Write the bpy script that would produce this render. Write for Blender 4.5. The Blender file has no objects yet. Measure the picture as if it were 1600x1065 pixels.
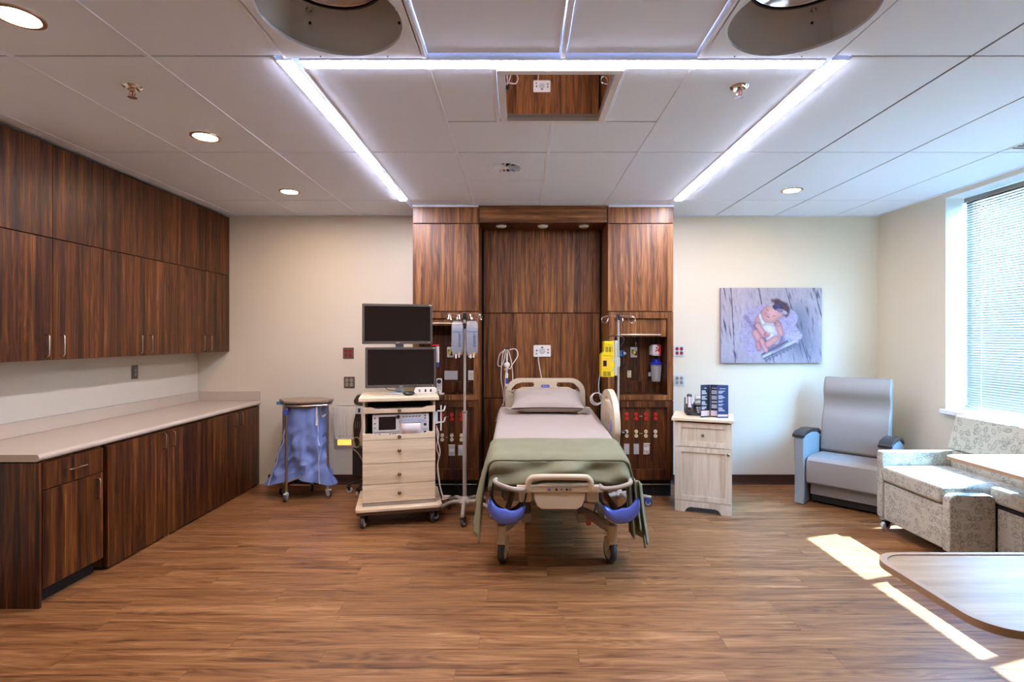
import bpy, bmesh, math, random
from mathutils import Vector, Matrix, noise
R = math.radians
PI = math.pi
random.seed(7)
SC = bpy.context.scene
COL = SC.collection

# ------------------------------------------------------------------ camera
CAMZ = 1.5175
cam_data = bpy.data.cameras.new('camera')
cam_data.sensor_width = 36.0
cam_data.lens = 36.0 * 808.0 / 1600.0
cam_data.shift_x = -12.0 / 1600.0
cam_data.shift_y = -5.5 / 1600.0
cam_data.clip_start = 0.05
cam = bpy.data.objects.new('camera', cam_data)
COL.objects.link(cam)
cam.location = (0, 0, CAMZ)
cam.rotation_euler = (R(90), 0, 0)
SC.camera = cam

# ------------------------------------------------------------------ world, sun, exposure
SC.view_settings.view_transform = 'Standard'
SC.view_settings.look = 'None'
SC.view_settings.gamma = 1.0
SC.view_settings.use_curve_mapping = False
SC.view_settings.exposure = 2.08
SKY = 17.0
SUN = 22.0
LED = 33.0
DOWN = 250.0
w = bpy.data.worlds.new('sky')
SC.world = w
w.use_nodes = True
nt = w.node_tree
bg = nt.nodes['Background']
tc = nt.nodes.new('ShaderNodeTexCoord')
sep = nt.nodes.new('ShaderNodeSeparateXYZ')
ramp = nt.nodes.new('ShaderNodeValToRGB')
nt.links.new(tc.outputs['Generated'], sep.inputs[0])
nt.links.new(sep.outputs['Z'], ramp.inputs[0])
ramp.color_ramp.elements[0].position = 0.0
ramp.color_ramp.elements[0].color = (0.45, 0.73, 1.0, 1)
ramp.color_ramp.elements[1].position = 0.7
ramp.color_ramp.elements[1].color = (0.15, 0.46, 1.0, 1)
nt.links.new(ramp.outputs[0], bg.inputs[0])
bg.inputs[1].default_value = SKY
sun_data = bpy.data.lights.new('sun', 'SUN')
sun_data.energy = SUN
sun_data.angle = R(0.5)
sun_data.color = (0.56, 0.77, 1.0)
sun = bpy.data.objects.new('sun', sun_data)
COL.objects.link(sun)
sun.location = (8, 3, 9)
sun.rotation_euler = Vector((-1.765, -0.546, -2.70)).to_track_quat('-Z', 'Y').to_euler()
# light portal at the window opening (guides sampling of the sky, gives off no light itself)
pd = bpy.data.lights.new('window_portal', 'AREA')
pd.shape = 'RECTANGLE'
pd.size = 2.4
pd.size_y = 1.8
pd.cycles.is_portal = True
po = bpy.data.objects.new('window_portal', pd)
COL.objects.link(po)
po.location = (4.0, 3.30, 1.81)
po.rotation_euler = Vector((-1, 0, 0)).to_track_quat('-Z', 'Z').to_euler()
SC.cycles.max_bounces = 10
SC.cycles.diffuse_bounces = 6
SC.cycles.glossy_bounces = 4
SC.cycles.transparent_max_bounces = 16
SC.cycles.sample_clamp_indirect = 6.0
SC.cycles.caustics_reflective = False
SC.cycles.caustics_refractive = False


# ------------------------------------------------------------------ materials
def lin(r, g, b):
    f = lambda c: (c / 255.0) / 12.92 if c / 255.0 <= 0.04045 else ((c / 255.0 + 0.055) / 1.055) ** 2.4
    return (f(r), f(g), f(b), 1.0)


MATS = {}


def mat(name, rgb, rough=0.5, metal=0.0, spec=0.5, noise_amt=0.0, noise_scale=20.0, bump=0.0, bump_scale=200.0,
        emit=None, emit_s=0.0, alpha=1.0, trans=0.0, coat=0.0):
    if name in MATS:
        return MATS[name]
    m = bpy.data.materials.new(name)
    m.use_nodes = True
    t = m.node_tree
    b = t.nodes['Principled BSDF']
    c = lin(*rgb)
    b.inputs['Base Color'].default_value = c
    b.inputs['Roughness'].default_value = rough
    b.inputs['Metallic'].default_value = metal
    b.inputs['Specular IOR Level'].default_value = spec
    b.inputs['Alpha'].default_value = alpha
    b.inputs['Transmission Weight'].default_value = trans
    b.inputs['Coat Weight'].default_value = coat
    if emit:
        b.inputs['Emission Color'].default_value = lin(*emit)
        b.inputs['Emission Strength'].default_value = emit_s
    co = t.nodes.new('ShaderNodeTexCoord')
    if noise_amt > 0:
        n = t.nodes.new('ShaderNodeTexNoise')
        n.inputs['Scale'].default_value = noise_scale
        n.inputs['Detail'].default_value = 5
        t.links.new(co.outputs['Object'], n.inputs['Vector'])
        mx = t.nodes.new('ShaderNodeMix')
        mx.data_type = 'RGBA'
        mx.inputs[6].default_value = tuple(x * (1 - noise_amt) for x in c[:3]) + (1,)
        mx.inputs[7].default_value = tuple(min(1, x * (1 + noise_amt)) for x in c[:3]) + (1,)
        t.links.new(n.outputs[0], mx.inputs[0])
        t.links.new(mx.outputs[2], b.inputs['Base Color'])
    if bump > 0:
        n2 = t.nodes.new('ShaderNodeTexNoise')
        n2.inputs['Scale'].default_value = bump_scale
        n2.inputs['Detail'].default_value = 3
        t.links.new(co.outputs['Object'], n2.inputs['Vector'])
        bp = t.nodes.new('ShaderNodeBump')
        bp.inputs['Strength'].default_value = bump
        bp.inputs['Distance'].default_value = 0.002
        t.links.new(n2.outputs[0], bp.inputs['Height'])
        t.links.new(bp.outputs[0], b.inputs['Normal'])
    MATS[name] = m
    return m


def wood(name, stops, axis='z', across=16.0, along=0.8, rough=0.4, streak=0.35, rand=0.12, distort=0.7, bump=0.12, ring=0.0):
    """stops: [(pos,(r,g,b)),...]; grain runs along `axis` in object space."""
    m = bpy.data.materials.new(name)
    m.use_nodes = True
    t = m.node_tree
    L = t.links.new
    b = t.nodes['Principled BSDF']
    b.inputs['Roughness'].default_value = rough
    b.inputs['Specular IOR Level'].default_value = 0.4
    co = t.nodes.new('ShaderNodeTexCoord')
    oi = t.nodes.new('ShaderNodeObjectInfo')
    mul = t.nodes.new('ShaderNodeMath')
    mul.operation = 'MULTIPLY'
    mul.inputs[1].default_value = 53.0
    L(oi.outputs['Random'], mul.inputs[0])
    add = t.nodes.new('ShaderNodeVectorMath')
    add.operation = 'ADD'
    L(co.outputs['Object'], add.inputs[0])
    L(mul.outputs[0], add.inputs[1])
    mp = t.nodes.new('ShaderNodeMapping')
    sc = [across, across, across]
    sc['xyz'.index(axis)] = along
    mp.inputs['Scale'].default_value = sc
    L(add.outputs[0], mp.inputs['Vector'])
    n1 = t.nodes.new('ShaderNodeTexNoise')
    n1.inputs['Scale'].default_value = 1.0
    n1.inputs['Detail'].default_value = 7
    n1.inputs['Roughness'].default_value = 0.62
    n1.inputs['Distortion'].default_value = distort
    L(mp.outputs[0], n1.inputs['Vector'])
    fac = n1.outputs[0]
    if ring > 0:
        # cathedral figure: contour lines of a smooth, long noise
        mp3 = t.nodes.new('ShaderNodeMapping')
        sc3 = [across * 0.45] * 3
        sc3['xyz'.index(axis)] = along * 0.9
        mp3.inputs['Scale'].default_value = sc3
        L(add.outputs[0], mp3.inputs['Vector'])
        n3 = t.nodes.new('ShaderNodeTexNoise')
        n3.inputs['Scale'].default_value = 1.0
        n3.inputs['Detail'].default_value = 2.0
        L(mp3.outputs[0], n3.inputs['Vector'])
        m3 = t.nodes.new('ShaderNodeMath')
        m3.operation = 'MULTIPLY'
        m3.inputs[1].default_value = 14.0
        L(n3.outputs[0], m3.inputs[0])
        fr = t.nodes.new('ShaderNodeMath')
        fr.operation = 'PINGPONG'
        fr.inputs[1].default_value = 0.5
        L(m3.outputs[0], fr.inputs[0])
        m4 = t.nodes.new('ShaderNodeMath')
        m4.operation = 'MULTIPLY_ADD'
        m4.inputs[1].default_value = ring
        L(fr.outputs[0], m4.inputs[0])
        L(n1.outputs[0], m4.inputs[2])
        m5 = t.nodes.new('ShaderNodeMath')
        m5.operation = 'SUBTRACT'
        m5.inputs[1].default_value = ring * 0.25
        L(m4.outputs[0], m5.inputs[0])
        fac = m5.outputs[0]
    rp = t.nodes.new('ShaderNodeValToRGB')
    cr = rp.color_ramp
    while len(cr.elements) < len(stops):
        cr.elements.new(0.5)
    for e, (p, c) in zip(cr.elements, stops):
        e.position = p
        e.color = lin(*c)
    L(fac, rp.inputs[0])
    mp2 = t.nodes.new('ShaderNodeMapping')
    sc2 = [across * 9] * 3
    sc2['xyz'.index(axis)] = along * 4
    mp2.inputs['Scale'].default_value = sc2
    L(add.outputs[0], mp2.inputs['Vector'])
    n2 = t.nodes.new('ShaderNodeTexNoise')
    n2.inputs['Scale'].default_value = 1.0
    n2.inputs['Detail'].default_value = 3
    L(mp2.outputs[0], n2.inputs['Vector'])
    r2 = t.nodes.new('ShaderNodeMapRange')
    r2.inputs['From Min'].default_value = 0.3
    r2.inputs['From Max'].default_value = 0.7
    r2.inputs['To Min'].default_value = 1 - streak
    r2.inputs['To Max'].default_value = 1 + streak * 0.5
    L(n2.outputs[0], r2.inputs[0])
    rr = t.nodes.new('ShaderNodeMapRange')
    rr.inputs['To Min'].default_value = 1 - rand
    rr.inputs['To Max'].default_value = 1 + rand
    L(oi.outputs['Random'], rr.inputs[0])
    mm = t.nodes.new('ShaderNodeMath')
    mm.operation = 'MULTIPLY'
    L(r2.outputs[0], mm.inputs[0])
    L(rr.outputs[0], mm.inputs[1])
    vm = t.nodes.new('ShaderNodeVectorMath')
    vm.operation = 'SCALE'
    L(rp.outputs[0], vm.inputs[0])
    L(mm.outputs[0], vm.inputs['Scale'])
    L(vm.outputs[0], b.inputs['Base Color'])
    bp = t.nodes.new('ShaderNodeBump')
    bp.inputs['Strength'].default_value = bump
    bp.inputs['Distance'].default_value = 0.001
    L(n2.outputs[0], bp.inputs['Height'])
    L(bp.outputs[0], b.inputs['Normal'])
    MATS[name] = m
    return m


def emission(name, rgb, s):
    m = bpy.data.materials.new(name)
    m.use_nodes = True
    t = m.node_tree
    t.nodes.remove(t.nodes['Principled BSDF'])
    e = t.nodes.new('ShaderNodeEmission')
    e.inputs[0].default_value = lin(*rgb)
    e.inputs[1].default_value = s
    t.links.new(e.outputs[0], t.nodes['Material Output'].inputs[0])
    MATS[name] = m
    return m


def clear(name, rgb, gloss=0.08, rough=0.02, tint=1.0):
    """thin clear sheet: transparent with a little gloss"""
    m = bpy.data.materials.new(name)
    m.use_nodes = True
    t = m.node_tree
    t.nodes.remove(t.nodes['Principled BSDF'])
    a = t.nodes.new('ShaderNodeBsdfTransparent')
    a.inputs[0].default_value = lin(*rgb)
    g = t.nodes.new('ShaderNodeBsdfGlossy')
    g.inputs['Roughness'].default_value = rough
    lw = t.nodes.new('ShaderNodeLayerWeight')
    pw = t.nodes.new('ShaderNodeMath')
    pw.operation = 'POWER'
    pw.inputs[1].default_value = 4.0
    t.links.new(lw.outputs['Facing'], pw.inputs[0])
    ad = t.nodes.new('ShaderNodeMath')
    ad.operation = 'MULTIPLY_ADD'
    ad.use_clamp = True
    ad.inputs[1].default_value = 0.5
    ad.inputs[2].default_value = 0.02 + gloss
    t.links.new(pw.outputs[0], ad.inputs[0])
    mx = t.nodes.new('ShaderNodeMixShader')
    t.links.new(ad.outputs[0], mx.inputs[0])
    t.links.new(a.outputs[0], mx.inputs[1])
    t.links.new(g.outputs[0], mx.inputs[2])
    t.links.new(mx.outputs[0], t.nodes['Material Output'].inputs[0])
    MATS[name] = m
    return m


WALNUT = wood('walnut_laminate', [(0.26, (46, 22, 8)), (0.42, (102, 59, 28)), (0.56, (142, 90, 46)), (0.76, (182, 130, 74))],
              'z', across=22, along=0.8, rough=0.40, streak=0.55, rand=0.07, ring=0.20, distort=0.5)
WALNUTX = wood('walnut_laminate_across', [(0.26, (46, 22, 8)), (0.42, (102, 59, 28)), (0.56, (142, 90, 46)), (0.76, (182, 130, 74))],
               'x', across=22, along=0.8, rough=0.40, streak=0.55, rand=0.07, ring=0.20, distort=0.5)
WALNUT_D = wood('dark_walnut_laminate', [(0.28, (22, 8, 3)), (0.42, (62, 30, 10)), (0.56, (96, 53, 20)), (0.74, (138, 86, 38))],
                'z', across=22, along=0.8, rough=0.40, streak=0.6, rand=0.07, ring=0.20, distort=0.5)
ASH = wood('pale_ash_laminate', [(0.28, (198, 174, 140)), (0.5, (224, 203, 170)), (0.75, (240, 222, 192))],
           'x', across=16, along=1.0, rough=0.45, streak=0.12, rand=0.03, distort=0.4)
ASHZ = wood('pale_ash_laminate_upright', [(0.28, (192, 176, 150)), (0.5, (218, 202, 178)), (0.75, (234, 220, 198))],
            'z', across=16, along=1.0, rough=0.45, streak=0.12, rand=0.03, distort=0.4)
MAPLE = wood('maple_laminate', [(0.28, (150, 116, 80)), (0.5, (176, 142, 102)), (0.75, (196, 164, 124))],
             'x', across=14, along=1.2, rough=0.4, streak=0.14, rand=0.03, distort=0.5)
PLANKM = wood('floor_plank_oak', [(0.26, (74, 43, 22)), (0.42, (122, 80, 47)), (0.56, (147, 101, 61)), (0.76, (178, 131, 88))],
              'x', across=18, along=1.1, rough=0.38, streak=0.25, rand=0.05, distort=1.1, bump=0.05, ring=0.26)
PAINT = mat('wall_paint', (216, 206, 186), rough=0.75, noise_amt=0.02, noise_scale=3, bump=0.05, bump_scale=400)
CEIL = mat('ceiling_tile_white', (230, 240, 255), rough=0.85, noise_amt=0.015, noise_scale=40, bump=0.08, bump_scale=500)
GRIDM = mat('ceiling_grid_white', (228, 236, 250), rough=0.5)
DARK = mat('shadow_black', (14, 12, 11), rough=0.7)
BASEB = mat('rubber_baseboard_brown', (58, 34, 24), rough=0.45, noise_amt=0.1)
COUNTER = mat('solid_surface_counter', (190, 178, 164), rough=0.28, noise_amt=0.03, noise_scale=90)
STEEL = mat('brushed_steel', (190, 184, 176), rough=0.28, metal=1.0)
CHROME = mat('chrome', (215, 212, 208), rough=0.12, metal=1.0)
WHITE = mat('white_plastic', (226, 222, 214), rough=0.4)
WHITEPAINT = mat('white_gloss_paint', (232, 234, 232), rough=0.45, noise_amt=0.02)
DIFFW = mat('diffuser_white', (240, 244, 252), rough=.5)
IVORY = mat('ivory_plastic', (222, 210, 176), rough=0.4)
REDP = mat('red_plastic', (200, 24, 30), rough=0.4)
BLACKP = mat('black_plastic', (20, 19, 19), rough=0.4)
GREYP = mat('grey_plastic', (118, 114, 112), rough=0.45)
LGREY = mat('light_grey_plastic', (190, 190, 188), rough=0.45)
CREAM = mat('cream_bed_plastic', (206, 188, 158), rough=0.42, noise_amt=0.03, noise_scale=8)
BEDMETAL = mat('taupe_painted_metal', (168, 156, 142), rough=0.4, noise_amt=0.04, noise_scale=10)
RUBBER = mat('grey_rubber', (62, 62, 64), rough=0.6)
BLUEP = mat('glossy_blue_polymer', (88, 108, 196), rough=0.22, coat=0.3, noise_amt=0.04, noise_scale=6)
LABELBLUE = mat('badge_blue', (58, 78, 170), rough=0.4)


# ------------------------------------------------------------------ mesh builder
class MB:
    def __init__(self, m=None):
        self.bm = bmesh.new()
        self.m = m or Matrix.Identity(4)

    def v(self, p):
        return self.bm.verts.new(self.m @ Vector(p))

    def f(self, vs):
        try:
            return self.bm.faces.new(vs)
        except ValueError:
            return None

    def box(self, x0, y0, z0, x1, y1, z1):
        p = [self.v(q) for q in ((x0, y0, z0), (x1, y0, z0), (x1, y1, z0), (x0, y1, z0),
                                 (x0, y0, z1), (x1, y0, z1), (x1, y1, z1), (x0, y1, z1))]
        for q in ((0, 3, 2, 1), (4, 5, 6, 7), (0, 1, 5, 4), (1, 2, 6, 5), (2, 3, 7, 6), (3, 0, 4, 7)):
            self.f([p[i] for i in q])
        return self

    def prism(self, pts, plane, a, b):
        """polygon in plane 'xy'|'xz'|'yz' extruded along the third axis from a to b"""
        def to(p, c):
            return {'xy': (p[0], p[1], c), 'xz': (p[0], c, p[1]), 'yz': (c, p[0], p[1])}[plane]
        A = [self.v(to(p, a)) for p in pts]
        B = [self.v(to(p, b)) for p in pts]
        n = len(pts)
        self.f(A)
        self.f(B)
        for i in range(n):
            self.f((A[i], A[(i + 1) % n], B[(i + 1) % n], B[i]))
        return self

    def ringplate(self, outer, inners, plane, a, b):
        """plate with holes: outline polygons triangulated, extruded"""
        def to(p, c):
            return {'xy': (p[0], p[1], c), 'xz': (p[0], c, p[1]), 'yz': (c, p[0], p[1])}[plane]
        from mathutils.geometry import tessellate_polygon
        loops = [outer] + list(inners)
        flat = [p for l in loops for p in l]
        tris = tessellate_polygon([[Vector((p[0], p[1], 0)) for p in l] for l in loops])
        A = [self.v(to(p, a)) for p in flat]
        B = [self.v(to(p, b)) for p in flat]
        for t in tris:
            self.f([A[i] for i in t])
            self.f([B[i] for i in t])
        k = 0
        for l in loops:
            n = len(l)
            for i in range(n):
                i0, i1 = k + i, k + (i + 1) % n
                self.f((A[i0], A[i1], B[i1], B[i0]))
            k += n
        return self

    def tube(self, pts, r, n=8, closed=False):
        pts = [Vector(p) for p in pts]
        N = len(pts)
        rs = r if isinstance(r, (list, tuple)) else [r] * N
        tang = []
        for i in range(N):
            if closed:
                d = pts[(i + 1) % N] - pts[i - 1]
            else:
                d = pts[min(i + 1, N - 1)] - pts[max(i - 1, 0)]
            tang.append(d.normalized() if d.length > 1e-9 else Vector((0, 0, 1)))
        up = Vector((0, 0, 1)) if abs(tang[0].z) < 0.9 else Vector((1, 0, 0))
        u = tang[0].cross(up).normalized()
        rings = []
        for i in range(N):
            t = tang[i]
            u = (u - t * u.dot(t))
            u = u.normalized() if u.length > 1e-6 else t.orthogonal().normalized()
            w_ = t.cross(u)
            rings.append([self.v(pts[i] + (u * math.cos(2 * PI * k / n) + w_ * math.sin(2 * PI * k / n)) * rs[i]) for k in range(n)])
        for i in range(N if closed else N - 1):
            a, b = rings[i], rings[(i + 1) % N]
            for k in range(n):
                self.f((a[k], a[(k + 1) % n], b[(k + 1) % n], b[k]))
        if not closed:
            self.f(rings[0])
            self.f(rings[-1])
        return self

    def cyl(self, p, q, r, r2=None, n=16):
        return self.tube([p, q], [r, r if r2 is None else r2], n)

    def lathe(self, prof, c=(0, 0, 0), n=24, axis='z', ang=2 * PI):
        c = Vector(c)
        rings = []
        full = abs(ang - 2 * PI) < 1e-6
        cnt = n if full else n + 1
        for r, z in prof:
            ring = []
            for k in range(cnt):
                a = ang * k / n
                x, y = r * math.cos(a), r * math.sin(a)
                p = {'z': (x, y, z), 'y': (x, z, y), 'x': (z, x, y)}[axis]
                ring.append(self.v(c + Vector(p)))
            rings.append(ring)
        for i in range(len(rings) - 1):
            for k in range(n):
                k2 = (k + 1) % cnt
                self.f((rings[i][k], rings[i][k2], rings[i + 1][k2], rings[i + 1][k]))
        return self

    def ball(self, c, r, n=12):
        rx, ry, rz = r if isinstance(r, (tuple, list)) else (r, r, r)
        rings = []
        h = n // 2
        for i in range(1, h):
            a = PI * i / h
            rings.append([self.v((c[0] + rx * math.sin(a) * math.cos(2 * PI * k / n), c[1] + ry * math.sin(a) * math.sin(2 * PI * k / n),
                                  c[2] + rz * math.cos(a))) for k in range(n)])
        t = self.v((c[0], c[1], c[2] + rz))
        b = self.v((c[0], c[1], c[2] - rz))
        for k in range(n):
            self.f((t, rings[0][k], rings[0][(k + 1) % n]))
            self.f((b, rings[-1][(k + 1) % n], rings[-1][k]))
        for i in range(len(rings) - 1):
            for k in range(n):
                self.f((rings[i][k], rings[i + 1][k], rings[i + 1][(k + 1) % n], rings[i][(k + 1) % n]))
        return self

    def grid(self, fn, nu, nv, closed_u=False):
        P = [[self.v(fn(i / (nu if closed_u else nu), j / nv)) for j in range(nv + 1)] for i in range(nu if closed_u else nu + 1)]
        NU = len(P)
        for i in range(nu):
            for j in range(nv):
                self.f((P[i][j], P[(i + 1) % NU][j], P[(i + 1) % NU][j + 1], P[i][j + 1]))
        return P

    def build(self, name, m, parent=None, bev=0.0, seg=2, smooth=True, ang=35, solid=0.0, sub=0, weld=False):
        bm = self.bm
        if weld:
            bmesh.ops.remove_doubles(bm, verts=bm.verts, dist=1e-5)
        bmesh.ops.recalc_face_normals(bm, faces=bm.faces)
        me = bpy.data.meshes.new(name)
        # box-projected UVs in metres
        uvl = bm.loops.layers.uv.new('uv')
        bm.normal_update()
        for f in bm.faces:
            n = f.normal
            ax = max(range(3), key=lambda i: abs(n[i]))
            for l in f.loops:
                c = l.vert.co
                l[uvl].uv = ((c.y, c.z), (c.x, c.z), (c.x, c.y))[ax]
        bm.to_mesh(me)
        bm.free()
        if smooth:
            me.polygons.foreach_set('use_smooth', [True] * len(me.polygons))
            me.set_sharp_from_angle(angle=R(ang))
        me.materials.append(m)
        o = bpy.data.objects.new(name, me)
        COL.objects.link(o)
        if parent is not None:
            o.parent = parent
        if solid:
            md = o.modifiers.new('thickness', 'SOLIDIFY')
            md.thickness = solid
            md.offset = 0
        if bev:
            md = o.modifiers.new('bevel', 'BEVEL')
            md.width = bev
            md.segments = seg
            md.limit_method = 'ANGLE'
            md.angle_limit = R(40)
            md.harden_normals = True
        if sub:
            md = o.modifiers.new('subsurf', 'SUBSURF')
            md.levels = sub
            md.render_levels = sub
        return o


def tag(o, label, cat, group=None, kind=None):
    if label:
        o['label'] = label
    if cat:
        o['category'] = cat
    if group:
        o['group'] = group
    if kind:
        o['kind'] = kind
    return o


def thing(name, label, cat, loc=(0, 0, 0), rz=0.0, group=None):
    o = bpy.data.objects.new(name, None)
    o.empty_display_size = 0.05
    COL.objects.link(o)
    o.location = loc
    o.rotation_euler = (0, 0, rz)
    return tag(o, label, cat, group)


def copy_tree(o, parent=None, loc=None, rz=None, label=None, **kw):
    c = o.copy()
    COL.objects.link(c)
    if parent is not None:
        c.parent = parent
    if loc is not None:
        c.location = loc
    if rz is not None:
        c.rotation_euler = (0, 0, rz)
    if label:
        c['label'] = label
    for ch in list(o.children):
        copy_tree(ch, c)
    return c


def B(*a):
    return MB().box(*a)


def rrect(x0, y0, x1, y1, r, n=5):
    rs = r if isinstance(r, (tuple, list)) else (r,) * 4   # bl, br, tr, tl
    out = []
    for (cx, cy, a0, q) in ((x0 + rs[0], y0 + rs[0], PI, rs[0]), (x1 - rs[1], y0 + rs[1], 1.5 * PI, rs[1]),
                            (x1 - rs[2], y1 - rs[2], 0, rs[2]), (x0 + rs[3], y1 - rs[3], .5 * PI, rs[3])):
        if q < 1e-6:
            out.append((cx, cy))
            continue
        for i in range(n + 1):
            a = a0 + .5 * PI * i / n
            out.append((cx + q * math.cos(a), cy + q * math.sin(a)))
    return out


def circ(cx, cy, r, n=32, ry=None):
    return [(cx + r * math.cos(2 * PI * i / n), cy + (ry or r) * math.sin(2 * PI * i / n)) for i in range(n)]


def spline(pts, k=6):
    pts = [Vector(p) for p in pts]
    out = []
    n = len(pts)
    for i in range(n - 1):
        p0, p1, p2, p3 = pts[max(i - 1, 0)], pts[i], pts[i + 1], pts[min(i + 2, n - 1)]
        for j in range(k):
            t = j / k
            out.append(0.5 * ((2 * p1) + (p2 - p0) * t + (2 * p0 - 5 * p1 + 4 * p2 - p3) * t * t + (3 * p1 - p0 - 3 * p2 + p3) * t ** 3))
    out.append(pts[-1])
    return out


def text_part(s, size, m, parent, loc, rot, name='lettering', extrude=0.0004, align='CENTER'):
    cu = bpy.data.curves.new(name, 'FONT')
    cu.body = s
    cu.size = size
    cu.extrude = extrude
    cu.align_x = align
    cu.align_y = 'CENTER'
    tmp = bpy.data.objects.new('tmp', cu)
    COL.objects.link(tmp)
    dg = bpy.context.evaluated_depsgraph_get()
    me = bpy.data.meshes.new_from_object(tmp.evaluated_get(dg))
    bpy.data.objects.remove(tmp)
    me.name = name
    me.materials.clear()
    me.materials.append(m)
    me.transform(Matrix.Translation(loc) @ rot.to_4x4())
    o = bpy.data.objects.new(name, me)
    COL.objects.link(o)
    o.parent = parent
    return o


RFRONT = Matrix.Rotation(R(90), 3, 'X')      # text that faces -y


def P(px, py, Y):
    """photo pixel at depth Y -> world point (used only to read positions off the photograph)"""
    return Vector(((px - 812) / 808 * Y, Y, CAMZ + (527 - py) / 808 * Y))


def struct(mb, name, m, label, cat, bev=0.0, **kw):
    return tag(mb.build(name, m, None, bev=bev, **kw), label, cat, kind='structure')


# ================================================================== THE ROOM
XL, XR, YB, YF, ZC = -3.333, 3.71, 5.355, -1.5, 2.7765
CTOP = 3.15
# floor: slab plus planks
fl = struct(MB().box(XL - .1, YF - .1, -.10, XR + .3, YB + .1, -.006).box(XL, YF, -.006, XR, 1.15, 0.0), 'floor', PLANKM,
            'warm brown wood plank floor of the hospital room', 'floor')
PL, PW, GAP = 1.22, 0.1525, 0.0012
plank_meshes = {}
row = 0
y = 1.15
while y < YB - 0.01:
    y1 = min(y + PW, YB)
    off = random.uniform(0, PL)
    x = XL - off
    while x < XR:
        a, b = max(x, XL), min(x + PL, XR)
        if b - a > 0.02:
            key = (round(b - a, 3), round(y1 - y, 3))
            if key not in plank_meshes:
                o = B(0, 0, -.006, b - a - GAP, y1 - y - GAP, 0).build('plank', PLANKM, fl, bev=0.0, smooth=False)
                plank_meshes[key] = o.data
            else:
                o = bpy.data.objects.new('plank', plank_meshes[key])
                COL.objects.link(o)
                o.parent = fl
            o.location = (a, y, 0)
        x += PL
    y += PW
    row += 1

struct(MB().box(XL - .12, YF - .1, 0, XL, YB + .12, CTOP), 'wall_left', PAINT, 'cream wall behind the wood cabinets', 'wall')
struct(MB().box(XL, YB, 0, XR + .3, YB + .12, CTOP), 'wall_back', PAINT, 'cream wall behind the bed', 'wall')
struct(MB().box(XL, YF - .1, 0, XR + .3, YF, CTOP), 'wall_front', PAINT, 'cream wall opposite the bed', 'wall')
WY0, WY1, WZ0, WZ1 = 2.18, 4.508, 0.895, 2.735
struct(MB().box(XR, YF, 0, XR + .24, WY0, CTOP).box(XR, WY1, 0, XR + .24, YB, CTOP)
       .box(XR, WY0, 0, XR + .24, WY1, WZ0 - .04).box(XR, WY0, WZ1, XR + .24, WY1, CTOP),
       'wall_right', PAINT, 'cream wall with the wide window', 'wall')
bb = [(0, 0), (.022, 0), (.016, .012), (.010, .03), (.009, .1), (0, .1)]
struct(MB().prism([(YB - p[0], p[1]) for p in bb], 'yz', -2.60, XR - .03), 'baseboard_back', BASEB, 'dark brown baseboard along the back wall', 'baseboard')
struct(MB().prism([(XR - p[0], p[1]) for p in bb], 'xz', YF, YB - .03), 'baseboard_right', BASEB, 'dark brown baseboard under the window wall', 'baseboard')

# ceiling: slab over a suspended grid of tiles
ce = struct(B(XL, YF, CTOP - .05, XR, YB, CTOP), 'ceiling', CEIL, 'suspended white ceiling of large tiles', 'ceiling')
TILE_G = .005


def tile(x0, y0, x1, y1, z=ZC, hole=None):
    g = TILE_G
    if hole:
        cx, cy, r = hole
        mb = MB().ringplate([(x0 + g, y0 + g), (x1 - g, y0 + g), (x1 - g, y1 - g), (x0 + g, y1 - g)], [circ(cx, cy, r, 48)], 'xy', z, z + .012)
    else:
        mb = B(x0 + g, y0 + g, z, x1 - g, y1 - g, z + .014)
    return mb.build('tile', CEIL, ce, smooth=False, bev=0.0 if hole else 0.003, seg=1)


rows = [(-1.5, -.11), (-.11, 1.10), (1.10, 2.317), (2.317, 3.52), (3.52, 4.753), (4.753, YB)]
colsL = [(XL, -2.92), (-2.92, -2.28), (-2.28, -1.665), (-1.665, -1.05)]
colsR = [(1.41, 2.025), (2.025, 2.64), (2.64, 3.262), (3.262, XR)]
LEDL, LEDR = (-1.104, -1.030), (1.412, 1.490)
for (y0, y1) in rows:
    led = y0 >= 2.3 and y1 < 4.8
    for (x0, x1) in colsL:
        if x1 == -1.05 and led:
            x1 = LEDL[0] + .002
        tile(x0, y0, x1, y1)
    for (x0, x1) in colsR:
        if x0 == 1.41 and led:
            x0 = LEDR[1] - .002
        tile(x0, y0, x1, y1)
for (y0, y1) in rows[:2]:
    for (x0, x1) in ((-1.05, -.43), (-.43, .195), (.195, .81), (.81, 1.41)):
        tile(x0, y0, x1, y1)
tile(-1.05, 1.10, -.43, 1.705)
tile(.81, 1.10, 1.41, 1.705)
tile(-1.05, 1.705, -.43, 2.33, ZC - .004, (-.74, 2.035, .272))
tile(.81, 1.705, 1.41, 2.33, ZC - .004, (1.11, 2.035, .272))
for (x0, x1) in ((-.43, .195), (.195, .81)):
    tile(x0 + .012, 1.10, x1 - .012, 2.33, ZC + .018)
tile(-1.022, 2.42, -.43, 3.52)
tile(.81, 2.42, 1.405, 3.52)
tile(-1.022, 3.52, -.43, 4.753)
tile(.81, 3.52, 1.405, 4.753)
tile(-.43, 2.42, -.125, 3.02)
tile(.492, 2.42, .81, 3.02)
tile(-.43, 3.02, .195, 3.52)
tile(.195, 3.02, .81, 3.52)
tile(-.43, 4.15, .195, 4.753)
tile(.195, 3.52, .81, 4.753)
for (x0, x1) in ((-1.05, -.43), (-.43, .195), (.195, .81), (.81, 1.41)):
    tile(x0, 4.753, x1, YB)
# tile with the round air diffuser is built with a hole
DIFF = (-.105, 3.84, .118)
tile(-.43, 3.52, .195, 4.15, ZC, DIFF)
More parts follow.
